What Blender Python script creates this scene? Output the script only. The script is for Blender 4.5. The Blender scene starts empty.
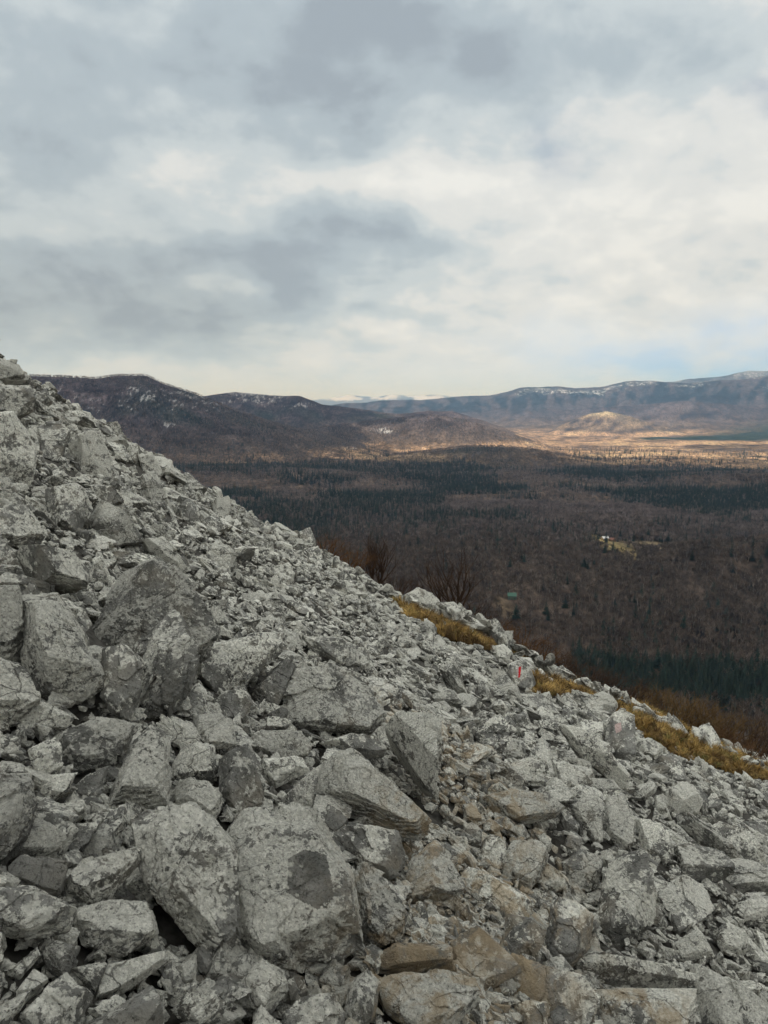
import bpy, bmesh, math, random, colorsys
import numpy as np
from mathutils import Vector, Matrix, Euler

SC = bpy.context.scene
COL = SC.collection
R = math.radians
random.seed(7)
RNG = np.random.default_rng(7)

# ------------------------------------------------------------------ camera
W, H = 768, 1024
FPX = 739.0
HORIZON = 410.0
PITCH = math.atan((HORIZON - H / 2) / FPX)          # negative: looks slightly down
cam_d = bpy.data.cameras.new('camera')
cam_d.sensor_fit = 'VERTICAL'
cam_d.sensor_height = 36.0
cam_d.lens = 36.0 * FPX / H
cam_d.clip_start = 0.05
cam_d.clip_end = 120000.0
cam = bpy.data.objects.new('camera', cam_d)
cam.location = (0, 0, 0)
cam.rotation_euler = (math.pi / 2 + PITCH, 0, 0)
COL.objects.link(cam)
SC.camera = cam
CP, SP = math.cos(PITCH), math.sin(PITCH)


def ray(px, py):
    """unit direction(s) through photo pixels"""
    px = np.asarray(px, float); py = np.asarray(py, float)
    cx = (px - W / 2) / FPX; cy = -(py - H / 2) / FPX
    d = np.stack([cx, CP - cy * SP, SP + cy * CP], -1)
    return d / np.linalg.norm(d, axis=-1, keepdims=True)


def project(p):
    p = np.asarray(p, float)
    x = p[..., 0]; f = p[..., 1] * CP + p[..., 2] * SP; u = -p[..., 1] * SP + p[..., 2] * CP
    f = np.where(f > 1e-3, f, 1e-3)
    return W / 2 + FPX * x / f, H / 2 - FPX * u / f, f


def azel(px, py):
    d = ray(px, py)
    return np.arctan2(d[..., 0], d[..., 1]), np.arcsin(d[..., 2])


# ------------------------------------------------------------------ light, sky, exposure
SUN_EL, SUN_AZ_TRAVEL = R(40), R(52)                 # sun behind the left shoulder, light travels forward to the right
trav = Vector((math.sin(SUN_AZ_TRAVEL) * math.cos(SUN_EL), math.cos(SUN_AZ_TRAVEL) * math.cos(SUN_EL), -math.sin(SUN_EL)))
sun_d = bpy.data.lights.new('sun', 'SUN')
sun_d.energy = 4.6
sun_d.angle = R(0.53)
sun_d.color = (1.0, 0.94, 0.84)
sun = bpy.data.objects.new('sun', sun_d)
sun.rotation_euler = trav.to_track_quat('-Z', 'Y').to_euler()
COL.objects.link(sun)

SC.view_settings.view_transform = 'Standard'
SC.view_settings.look = 'None'
SC.view_settings.exposure = 0.22
SC.view_settings.gamma = 1.0
SC.view_settings.use_curve_mapping = False
SC.render.engine = 'CYCLES'
cy = SC.cycles
cy.max_bounces = 6; cy.diffuse_bounces = 4; cy.glossy_bounces = 1; cy.transmission_bounces = 4
cy.volume_bounces = 0; cy.transparent_max_bounces = 4
cy.caustics_reflective = False; cy.caustics_refractive = False
cy.use_denoising = True
try:
    cy.denoiser = 'OPENIMAGEDENOISE'
    cy.denoising_prefilter = 'ACCURATE'
except Exception:
    pass
cy.use_adaptive_sampling = False


class NT:
    """small helper for node graphs"""
    def __init__(self, tree):
        self.t = tree; self.n = tree.nodes; self.l = tree.links
    def node(self, typ, **kw):
        nd = self.n.new(typ)
        for k, v in kw.items():
            setattr(nd, k, v)
        return nd
    def put(self, sock, v):
        if isinstance(v, bpy.types.NodeSocket):
            self.l.new(v, sock)
        elif v is not None:
            sock.default_value = v
    def math(self, op, a, b=None, c=None, clamp=False):
        nd = self.node('ShaderNodeMath', operation=op, use_clamp=clamp)
        for i, v in enumerate((a, b, c)):
            if v is not None:
                self.put(nd.inputs[i], v)
        return nd.outputs[0]
    def vmath(self, op, a, b=None):
        nd = self.node('ShaderNodeVectorMath', operation=op)
        self.put(nd.inputs[0], a)
        if b is not None:
            self.put(nd.inputs['Scale' if op == 'SCALE' else 1], b)
        return nd.outputs['Value' if op in ('DOT_PRODUCT', 'LENGTH', 'DISTANCE') else 0]
    def noise(self, vec, scale, detail=4, rough=0.55, dist=0.0):
        nd = self.node('ShaderNodeTexNoise')
        self.put(nd.inputs['Vector'], vec); nd.inputs['Scale'].default_value = scale
        nd.inputs['Detail'].default_value = detail; nd.inputs['Roughness'].default_value = rough
        nd.inputs['Distortion'].default_value = dist
        return nd.outputs['Fac']
    def noise_col(self, vec, scale, detail=3):
        nd = self.node('ShaderNodeTexNoise')
        self.put(nd.inputs['Vector'], vec); nd.inputs['Scale'].default_value = scale
        nd.inputs['Detail'].default_value = detail
        return nd.outputs['Color']
    def voro(self, vec, scale, out='Distance', feature='F1'):
        nd = self.node('ShaderNodeTexVoronoi', feature=feature)
        self.put(nd.inputs['Vector'], vec); nd.inputs['Scale'].default_value = scale
        return nd.outputs[out]
    def ss(self, v, lo, hi, a=0.0, b=1.0):
        nd = self.node('ShaderNodeMapRange', interpolation_type='SMOOTHSTEP')
        self.put(nd.inputs['Value'], v)
        nd.inputs['From Min'].default_value = lo; nd.inputs['From Max'].default_value = hi
        nd.inputs['To Min'].default_value = a; nd.inputs['To Max'].default_value = b
        return nd.outputs[0]
    def mix(self, f, a, b, mode='MIX'):
        nd = self.node('ShaderNodeMix', data_type='RGBA', blend_type=mode)
        self.put(nd.inputs[0], f)
        for s, v in ((nd.inputs[6], a), (nd.inputs[7], b)):
            if isinstance(v, tuple):
                v = (*v, 1.0) if len(v) == 3 else v
            self.put(s, v)
        return nd.outputs[2]
    def comb(self, x, y, z):
        nd = self.node('ShaderNodeCombineXYZ')
        for i, v in enumerate((x, y, z)):
            self.put(nd.inputs[i], v)
        return nd.outputs[0]


world = bpy.data.worlds.new('World')
SC.world = world
world.use_nodes = True
w = NT(world.node_tree)
w.n.clear()
geo = w.node('ShaderNodeTexCoord')
sep = w.node('ShaderNodeSeparateXYZ')
w.l.new(geo.outputs['Generated'], sep.inputs[0])
dx, dy, dz = sep.outputs
az0 = w.math('ARCTAN2', dx, dy)
el0 = w.math('ARCSINE', dz)
# cloud plane coordinates: clouds foreshorten towards the horizon
den = w.math('ADD', w.math('MAXIMUM', dz, 0.0), 0.40)
plane = w.comb(w.math('DIVIDE', dx, den), w.math('DIVIDE', dy, den), 0.0)
nsm = w.noise(plane, 3.0, 9, 0.55, 0.25)
nmed = w.noise(w.vmath('ADD', plane, (5.2, 1.3, 0.0)), 7.5, 8, 0.58, 0.15)
nlg = w.noise(w.vmath('ADD', plane, (1.7, 9.1, 0.0)), 0.9, 5, 0.5, 0.0)
warp = w.noise_col(w.comb(az0, w.math('MULTIPLY', el0, 1.6), 0.0), 6.0, 6)
wsep = w.node('ShaderNodeSeparateXYZ'); w.l.new(warp, wsep.inputs[0])
az = w.math('ADD', az0, w.math('MULTIPLY', w.math('SUBTRACT', wsep.outputs[0], 0.5), 0.26))
el = w.math('ADD', el0, w.math('MULTIPLY', w.math('SUBTRACT', wsep.outputs[1], 0.5), 0.15))


def blob(px, py, sx, sy, wt):
    a, e = azel(px, py)
    u = w.math('DIVIDE', w.math('SUBTRACT', az, float(a)), sx / FPX)
    v = w.math('DIVIDE', w.math('SUBTRACT', el, float(e)), sy / FPX)
    g = w.math('EXPONENT', w.math('MULTIPLY', w.math('ADD', w.math('MULTIPLY', u, u), w.math('MULTIPLY', v, v)), -1.0))
    return w.math('MULTIPLY', g, wt)


SKY_BLOBS = [  # px, py, sx, sy, darkness
    (440, 80, 200, 85, 0.46), (540, 15, 170, 60, 0.27), (300, 50, 190, 80, 0.28), (90, 60, 200, 95, 0.40), (20, 150, 120, 60, 0.28),
    (60, 290, 250, 60, 0.58), (330, 235, 150, 42, 0.46), (180, 335, 150, 26, 0.36), (385, 318, 60, 14, 0.28), (250, 270, 180, 40, 0.20), (300, 300, 120, 24, 0.16),
    (660, 285, 60, 15, 0.24), (700, 245, 60, 12, 0.10), (230, 145, 150, 45, -0.22), (210, 300, 38, 22, -0.38), (470, 160, 110, 45, -0.18),
    (390, 190, 90, 30, -0.14), (60, 225, 110, 16, -0.16), (60, 365, 150, 14, -0.2)]
D = None
for b in SKY_BLOBS:
    g = blob(*b)
    D = g if D is None else w.math('ADD', D, g)
tex = w.math('ADD', w.math('MULTIPLY', w.math('SUBTRACT', nsm, 0.5), 1.0), w.math('MULTIPLY', w.math('SUBTRACT', nmed, 0.5), 0.85))
D = w.math('ADD', D, tex)
# away from the photographed part the overcast keeps a varied mid tone
ramp = w.node('ShaderNodeValToRGB')
ramp.color_ramp.interpolation = 'EASE'
els = ramp.color_ramp.elements
els[0].position = 0.0; els[0].color = (0.755, 0.775, 0.77, 1)
els[1].position = 1.0; els[1].color = (0.325, 0.38, 0.435, 1)
for p, c in ((0.24, (0.66, 0.69, 0.70)), (0.47, (0.52, 0.585, 0.625)), (0.74, (0.405, 0.475, 0.53))):
    e = els.new(p); e.color = (*c, 1)
w.l.new(w.math('ADD', w.math('MULTIPLY', D, 1.12), 0.09, clamp=True), ramp.inputs[0])
# openings of pale blue sky near the horizon on the right and beside the dark cloud
blue = None
for b in ((570, 132, 26, 22, 0.30), (738, 76, 34, 12, 0.35), (765, 100, 30, 10, 0.30)):
    g = blob(*b)
    blue = g if blue is None else w.math('ADD', blue, g)
blue = w.math('MULTIPLY', blue, w.ss(nmed, 0.32, 0.62, 0.55, 1.1), clamp=True)
sky = w.node('ShaderNodeTexSky', sky_type='NISHITA')
sky.sun_disc = False
sky.sun_elevation = SUN_EL
sky.sun_rotation = math.pi + SUN_AZ_TRAVEL
sky.altitude = 900; sky.air_density = 1.2; sky.dust_density = 1.0; sky.ozone_density = 2.0
bg_sky = w.node('ShaderNodeBackground'); w.l.new(sky.outputs[0], bg_sky.inputs[0]); bg_sky.inputs[1].default_value = 0.085
bg_cl = w.node('ShaderNodeBackground'); veil = w.ss(el0, -0.01, 0.11, 0.85, 0.0)
vb = blob(740, 366, 210, 36, 1.0)
veil = w.math('MAXIMUM', veil, w.math('MULTIPLY', vb, w.ss(nmed, 0.34, 0.58, 0.75, 1.0)))
w.l.new(w.mix(veil, ramp.outputs[0], w.mix(vb, (0.57, 0.70, 0.86), (0.30, 0.55, 0.98))), bg_cl.inputs[0]); bg_cl.inputs[1].default_value = 1.0
ms = w.node('ShaderNodeMixShader')
w.l.new(blue, ms.inputs[0]); w.l.new(bg_cl.outputs[0], ms.inputs[1]); w.l.new(bg_sky.outputs[0], ms.inputs[2])
wo = w.node('ShaderNodeOutputWorld'); w.l.new(ms.outputs[0], wo.inputs[0])
world.cycles.sampling_method = 'MANUAL'
world.cycles.sample_map_resolution = 512


# ------------------------------------------------------------------ numpy noise
def _hash(ix, iy, iz, seed):
    h = (ix * 374761393 + iy * 668265263 + iz * 1274126177 + seed * 974711) & 0xFFFFFFFF
    h = ((h ^ (h >> 13)) * 1274126177) & 0xFFFFFFFF
    h = ((h ^ (h >> 16)) * 668265263) & 0xFFFFFFFF
    return ((h ^ (h >> 15)) & 0xFFFFFF) / 16777215.0


def vnoise(p, seed=0):
    i = np.floor(p).astype(np.int64); f = p - i
    u = f * f * (3 - 2 * f)
    out = 0
    for a in (0, 1):
        wa = u[..., 0] if a else 1 - u[..., 0]
        for b in (0, 1):
            wb = u[..., 1] if b else 1 - u[..., 1]
            for c in (0, 1):
                wc = u[..., 2] if c else 1 - u[..., 2]
                out = out + wa * wb * wc * _hash(i[..., 0] + a, i[..., 1] + b, i[..., 2] + c, seed)
    return out - 0.5


def fbm(p, octv=4, seed=0, gain=0.5):
    out = 0; a = 1.0; s = 1.0
    for k in range(octv):
        out = out + a * vnoise(p * s + 17.3 * k, seed + k)
        a *= gain; s *= 2.03
    return out


def p3(x, y, z=0.0):
    x = np.asarray(x, float)
    return np.stack([x, np.asarray(y, float) + 0 * x, np.zeros_like(x) + z], -1)


# ------------------------------------------------------------------ shape of the land
EYE = 1.6


def scree_height(x, y, fine=True):
    x = np.asarray(x, float); y = np.asarray(y, float)
    xc = np.clip(x, -15, 15)
    z = -EYE - 0.535 * x + 0.0061 * (xc * xc + 2 * xc * (x - xc)) - 0.177 * np.clip(y, -60, 1e9)
    t = np.clip(y - 21.5, 0, None)
    z = z - np.where(t < 14, 0.02 * t * t, 3.92 + 0.56 * (t - 14))
    if fine:
        z = z + 0.30 * vnoise(p3(x * 0.5, y * 0.5, 3.1), 5) * np.clip(y / 4, 0.3, 1.3) + 0.12 * vnoise(p3(x * 1.6, y * 1.6, 8.1), 6)
    return z


VALLEY = -300.0


def profile(pts, D):
    a, e = azel([p[0] for p in pts], [p[1] for p in pts])
    return a, np.tan(e) * D


RIDGES = [  # distance, front width, back width, skyline through photo pixels, roughness
    (5200, 850, 1500, [(-160, 372), (0, 375), (40, 377), (70, 378), (95, 378), (120, 376), (147, 376), (163, 384), (200, 396), (235, 410), (285, 427), (340, 441), (400, 458)], 0.10),
    (7700, 800, 1500, [(120, 440), (160, 402), (205, 396), (235, 392), (270, 395), (300, 396), (322, 404), (360, 409), (400, 414), (430, 411), (452, 411), (482, 420), (520, 434), (565, 452)], 0.08),
    (6300, 500, 900, [(240, 470), (290, 432), (340, 424), (390, 418), (430, 414), (465, 420), (510, 433), (545, 445), (580, 470)], 0.08),
    (9600, 500, 900, [(500, 450), (540, 436), (570, 421), (590, 414), (606, 411), (630, 416), (660, 425), (690, 434), (730, 450)], 0.08),
    (11200, 700, 1200, [(440, 440), (490, 425), (540, 413), (590, 408), (640, 405), (680, 401), (720, 403), (760, 408), (820, 404)], 0.12),
    (4300, 420, 600, [(300, 492), (345, 466), (390, 456), (430, 452), (470, 447), (505, 447), (540, 452), (590, 461), (650, 468), (720, 480)], 0.10),
    (2450, 300, 420, [(180, 550), (240, 522), (300, 510), (360, 509), (430, 506), (500, 514), (560, 520), (620, 526), (700, 526), (800, 518)], 0.10),
    (3300, 300, 420, [(160, 505), (220, 480), (280, 471), (330, 473), (400, 482), (470, 489), (560, 485), (640, 478), (720, 474), (800, 472)], 0.10),
    (1500, 180, 260, [(540, 610), (600, 575), (660, 556), (720, 548), (768, 543), (830, 540), (900, 550)], 0.10),
    (13500, 2300, 3500, [(260, 415), (300, 410), (340, 404), (380, 401), (430, 399), (490, 395), (520, 389), (550, 387), (575, 388), (600, 386), (625, 382), (650, 381), (690, 383), (720, 380), (768, 377), (860, 370)], 0.10),
    (19000, 2500, 3500, [(560, 402), (620, 389), (680, 380), (720, 376), (745, 373), (768, 370), (820, 364), (900, 366)], 0.08),
    (36000, 2500, 4000, [(220, 412), (280, 402), (310, 400), (330, 398), (348, 395), (362, 396), (375, 397), (390, 394), (408, 396), (430, 394), (450, 396), (480, 397), (520, 400), (600, 405)], 0.03),
]
RPROF = [(D, wf, wb, *profile(pts, D), rg) for D, wf, wb, pts, rg in RIDGES]


def ridge_height(az_, r, k):
    D, wf, wb, pa, pz, rg = RPROF[k]
    zs = np.interp(az_, pa, pz, left=VALLEY - 200, right=VALLEY - 200) + (pz.max() - VALLEY) * (0.035 if D > 9000 else 0.02) * fbm(p3(az_ * 38.0, k * 5.1), 4, 55)
    t = (r - D) / np.where(r < D, wf, wb)
    shape = np.exp(-np.abs(t) ** 1.7)
    gul = fbm(p3(az_ * D / 420.0, r / 700.0, k * 3.3), 4, 40 + k)
    shape = shape * (1 + rg * 3.0 * gul * np.clip(np.abs(t) * 1.5, 0, 1))
    return VALLEY - 30 + (zs - VALLEY + 30) * shape


def land(x, y, fine=False):
    x = np.asarray(x, float); y = np.asarray(y, float)
    r = np.hypot(x, y); a = np.arctan2(x, y)
    xe = np.maximum(x, -260.0)
    fl = scree_height(xe, y, fine)
    fl = fl + np.where(r > 45, (r - 45).clip(0, 200) / 200 * 10 * fbm(p3(x / 60, y / 60), 3, 9), 0)
    v = VALLEY + 44 * fbm(p3(x / 900.0, y / 700.0), 4, 21) * np.clip(r / 1500, 0.3, 1.0)
    for k in range(len(RPROF)):
        v = np.maximum(v, ridge_height(a, r, k))
    d = np.clip((fl - v) / 40.0, -40, 40)
    return np.where(d > 30, fl, v + 40.0 * np.log1p(np.exp(d)))


def hit_scree(px, py):
    """where the line of sight through a photo pixel meets the scree"""
    d = ray(px, py); lo = 0.5; t = 0.8
    while t < 60:
        p = d * t
        if scree_height(p[0], p[1]) > p[2]:
            for _ in range(18):
                m = (lo + t) / 2; p = d * m
                if scree_height(p[0], p[1]) > p[2]: t = m
                else: lo = m
            return d * t
        lo = t; t += 0.06 + t * 0.01
    # the line passes just over the crest: use the crest distance
    k = 23.0 / d[1]
    return d * k


# ------------------------------------------------------------------ object helpers
def tag(o, label=None, cat=None, group=None, kind=None):
    if label: o['label'] = label
    if cat: o['category'] = cat
    if group: o['group'] = group
    if kind: o['kind'] = kind
    return o


def np_mesh(name, verts, faces, mats=(), smooth=True, col=None, midx=None):
    """faces: (n,3) or (n,4) int array"""
    me = bpy.data.meshes.new(name)
    verts = np.asarray(verts, np.float32); faces = np.asarray(faces, np.int32)
    n, k = faces.shape
    me.vertices.add(len(verts)); me.vertices.foreach_set('co', verts.ravel())
    me.loops.add(n * k); me.loops.foreach_set('vertex_index', faces.ravel())
    me.polygons.add(n)
    me.polygons.foreach_set('loop_start', np.arange(0, n * k, k, dtype=np.int32))
    try:
        me.polygons.foreach_set('loop_total', np.full(n, k, np.int32))
    except Exception:
        pass
    me.polygons.foreach_set('use_smooth', np.full(n, smooth, bool))
    for m in mats: me.materials.append(m)
    if midx is not None: me.polygons.foreach_set('material_index', np.asarray(midx, np.int32))
    if col is not None:
        at = me.color_attributes.new('Col', 'FLOAT_COLOR', 'POINT')
        c = np.ones((len(verts), 4), np.float32); c[:, :col.shape[1]] = col
        at.data.foreach_set('color', c.ravel())
    me.update(calc_edges=True)
    return me


def link(name, me, parent=None, loc=None):
    o = bpy.data.objects.new(name, me)
    COL.objects.link(o)
    if parent is not None: o.parent = parent
    if loc is not None: o.location = loc
    return o


def new_mat(name):
    m = bpy.data.materials.new(name)
    m.use_nodes = True
    t = NT(m.node_tree)
    b = t.n['Principled BSDF']
    b.inputs['Roughness'].default_value = 0.9
    b.inputs['Specular IOR Level'].default_value = 0.15
    return m, t, b


# ------------------------------------------------------------------ materials
RUST = [(hit_scree(x, y), s) for x, y, s in ((430, 880, .42), (470, 800, .5), (500, 900, .5), (420, 985, .42), (480, 960, .42), (440, 735, .55), (520, 850, .4), (640, 1035, .25))]


def rock_material(name, bright=1.0, detail=True):
    m, t, b = new_mat(name)
    g = t.node('ShaderNodeNewGeometry'); pos = g.outputs['Position']
    oi = t.node('ShaderNodeObjectInfo'); rnd = oi.outputs['Random']
    # each rock shows another piece of the pattern
    off = t.vmath('SCALE', t.comb(rnd, t.math('MULTIPLY', rnd, 7.7), t.math('MULTIPLY', rnd, 3.1)), 9.0)
    r2 = t.math('FRACT', t.math('MULTIPLY', rnd, 13.7)); r3 = t.math('FRACT', t.math('MULTIPLY', rnd, 29.3))
    p = t.vmath('ADD', t.vmath('SCALE', pos, t.math('ADD', t.math('MULTIPLY', r2, 0.9), 0.75)), off)
    big = t.noise(p, 2.6, 4, 0.55)
    base = t.noise(p, 7.0, 8, 0.62, 0.4)
    rockc = t.mix(t.ss(base, 0.34, 0.66), (0.105, 0.106, 0.099), (0.225, 0.225, 0.212))
    warm = t.ss(t.noise(p, 3.3, 3, 0.5), 0.5, 0.7)
    rockc = t.mix(t.math('MULTIPLY', warm, 0.55), rockc, (0.235, 0.215, 0.175))
    # pale lichen in ragged patches, with dark specks inside it
    wv = t.vmath('ADD', p, t.vmath('SCALE', t.noise_col(p, 26.0, 4), 0.045))
    la = t.noise(wv, 21.0, 9, 0.62, 0.4)
    lb = t.noise(wv, 4.2, 5, 0.6)
    la = t.math('ADD', t.math('MULTIPLY', la, 0.58), t.math('MULTIPLY', t.noise(wv, 55.0, 6, 0.65), 0.42))
    lm = t.math('ADD', la, t.math('MULTIPLY', t.math('SUBTRACT', lb, 0.5), 0.72))
    lm = t.math('ADD', lm, t.math('MULTIPLY', t.math('SUBTRACT', big, 0.5), 0.32))
    sepn = t.node('ShaderNodeSeparateXYZ'); t.l.new(g.outputs['Normal'], sepn.inputs[0])
    lm = t.math('ADD', lm, t.math('MULTIPLY', sepn.outputs[2], 0.06))
    lm = t.math('ADD', lm, t.math('MULTIPLY', t.math('SUBTRACT', r2, 0.5), 0.16))
    at = t.node('ShaderNodeAttribute', attribute_name='Col')
    ats = t.node('ShaderNodeSeparateColor'); t.l.new(at.outputs['Color'], ats.inputs[0])
    lm = t.math('SUBTRACT', lm, t.math('MULTIPLY', ats.outputs[0], 0.35))
    lich = t.ss(lm, 0.475, 0.53)
    lc = t.mix(t.ss(t.noise(p, 45.0, 5, 0.7), 0.38, 0.66), (0.44, 0.44, 0.40), (0.72, 0.715, 0.655))
    c = t.mix(t.math('MULTIPLY', lich, t.math('ADD', t.math('MULTIPLY', r3, 0.42), 0.62)), rockc, lc)
    # round pale thalli here and there
    vd = t.voro(wv, 20.0)
    vr = t.voro(wv, 20.0, 'Color')
    vrs = t.node('ShaderNodeSeparateColor'); t.l.new(vr, vrs.inputs[0])
    spot = t.math('MULTIPLY', t.ss(vd, 0.20, 0.36, 1.0, 0.0), t.math('GREATER_THAN', vrs.outputs[0], 0.86))
    c = t.mix(t.math('MULTIPLY', spot, 0.7), c, (0.50, 0.50, 0.445))
    # dark pits, grime streaks and fine cracks
    speck = t.ss(t.noise(p, 70.0, 4, 0.7), 0.36, 0.46, 0.5, 1.0)
    c = t.mix(1.0, c, t.comb(speck, speck, speck), 'MULTIPLY')
    cr = t.voro(t.vmath('ADD', t.vmath('MULTIPLY', p, (1.0, 1.5, 0.8)), t.vmath('SCALE', t.noise_col(p, 5.0, 5), 0.22)), 3.4, 'Distance', 'DISTANCE_TO_EDGE')
    crk = t.ss(cr, 0.0, 0.022, 0.0, 1.0)
    crk = t.math('MAXIMUM', crk, t.ss(t.noise(p, 2.2, 2), 0.47, 0.56))
    crs = t.ss(r3, 0.25, 0.8, 0.12, 0.6)
    crv = t.math('SUBTRACT', 1.0, t.math('MULTIPLY', crs, t.math('SUBTRACT', 1.0, crk)))
    c = t.mix(1.0, c, t.comb(crv, crv, crv), 'MULTIPLY')
    # iron-brown stain along the worn trail
    rm = None
    for q, s in RUST:
        dd = t.vmath('DISTANCE', pos, tuple(float(v) for v in q))
        k = t.ss(dd, 0.4 * s, 1.7 * s, 1.0, 0.0)
        rm = k if rm is None else t.math('MAXIMUM', rm, k)
    rn = t.ss(t.noise(p, 5.5, 7, 0.68, 0.6), 0.44, 0.60)
    rmask = t.math('MULTIPLY', rm, rn)
    rc = t.mix(t.noise(p, 20.0, 5, 0.6), (0.23, 0.185, 0.13), (0.41, 0.315, 0.19))
    c = t.mix(t.math('MULTIPLY', rmask, 0.76), c, rc)
    rv = t.math('ADD', t.math('MULTIPLY', rnd, 0.34), 1.04 * bright)
    c = t.mix(1.0, c, t.comb(rv, rv, t.math('MULTIPLY', rv, 0.985)), 'MULTIPLY')
    t.l.new(c, b.inputs['Base Color'])
    b.inputs['Roughness'].default_value = 0.93
    bmp = t.node('ShaderNodeBump'); bmp.inputs['Strength'].default_value = 1.0; bmp.inputs['Distance'].default_value = 0.02
    h = t.math('ADD', t.math('MULTIPLY', t.noise(p, 18.0, 12, 0.72, 0.3), 2.0), t.math('MULTIPLY', crk, 0.55))
    h = t.math('ADD', h, t.math('MULTIPLY', lich, 0.12))
    t.l.new(h, bmp.inputs['Height']); t.l.new(bmp.outputs[0], b.inputs['Normal'])
    return m


M_ROCK = rock_material('limestone_lichen', 1.0)
M_RUB = rock_material('limestone_rubble', 1.04)


def plain(name, c1, c2, scale, rough=0.9, rand=0.0, spec=0.1, coord='pos'):
    m, t, b = new_mat(name)
    g = t.node('ShaderNodeNewGeometry')
    n = t.noise(g.outputs['Position'], scale, 5, 0.6)
    c = t.mix(t.ss(n, 0.3, 0.7), c1, c2)
    if rand:
        oi = t.node('ShaderNodeObjectInfo')
        v = t.math('ADD', t.math('MULTIPLY', oi.outputs['Random'], 2 * rand), 1 - rand)
        c = t.mix(1.0, c, t.comb(v, v, v), 'MULTIPLY')
    t.l.new(c, b.inputs['Base Color'])
    b.inputs['Roughness'].default_value = rough
    b.inputs['Specular IOR Level'].default_value = spec
    return m


M_GROUND = plain('stony_soil', (0.05, 0.048, 0.042), (0.11, 0.105, 0.095), 22.0)
M_CONIFER = plain('conifer_needles', (0.014, 0.026, 0.020), (0.028, 0.044, 0.034), 0.3, 0.85, 0.35)
M_CONIFER_BARK = plain('conifer_bark', (0.05, 0.04, 0.03), (0.08, 0.065, 0.05), 3.0)
M_TWIG_FAR = plain('bare_crown', (0.110, 0.090, 0.090), (0.225, 0.186, 0.178), 0.010, 0.95, 0.35)
M_BARK_FAR = plain('bare_bark', (0.17, 0.155, 0.14), (0.26, 0.24, 0.215), 0.3, 0.95, 0.3)
M_TWIG = plain('dark_twigs', (0.040, 0.026, 0.019), (0.078, 0.050, 0.036), 2.0, 0.9)
M_TWIG_RED = plain('rust_brown_twigs', (0.075, 0.038, 0.018), (0.135, 0.073, 0.035), 2.5, 0.9, 0.2)
M_BRACKEN = plain('dry_bracken', (0.085, 0.052, 0.024), (0.165, 0.110, 0.052), 3.0, 0.9, 0.25)
M_GRASS = plain('dry_grass', (0.22, 0.135, 0.042), (0.48, 0.335, 0.125), 1.8, 0.85, 0.35)
M_GRASS_GREEN = plain('olive_grass', (0.085, 0.085, 0.026), (0.19, 0.165, 0.06), 1.8, 0.85, 0.3)


def paint_mat(name, col, rough=0.6):
    m, t, b = new_mat(name)
    g = t.node('ShaderNodeNewGeometry')
    n = t.noise(g.outputs['Position'], 60.0, 6, 0.7)
    d = tuple(v * 0.6 for v in col)
    t.l.new(t.mix(t.ss(n, 0.35, 0.6), d, col), b.inputs['Base Color'])
    b.inputs['Roughness'].default_value = rough
    return m


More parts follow.
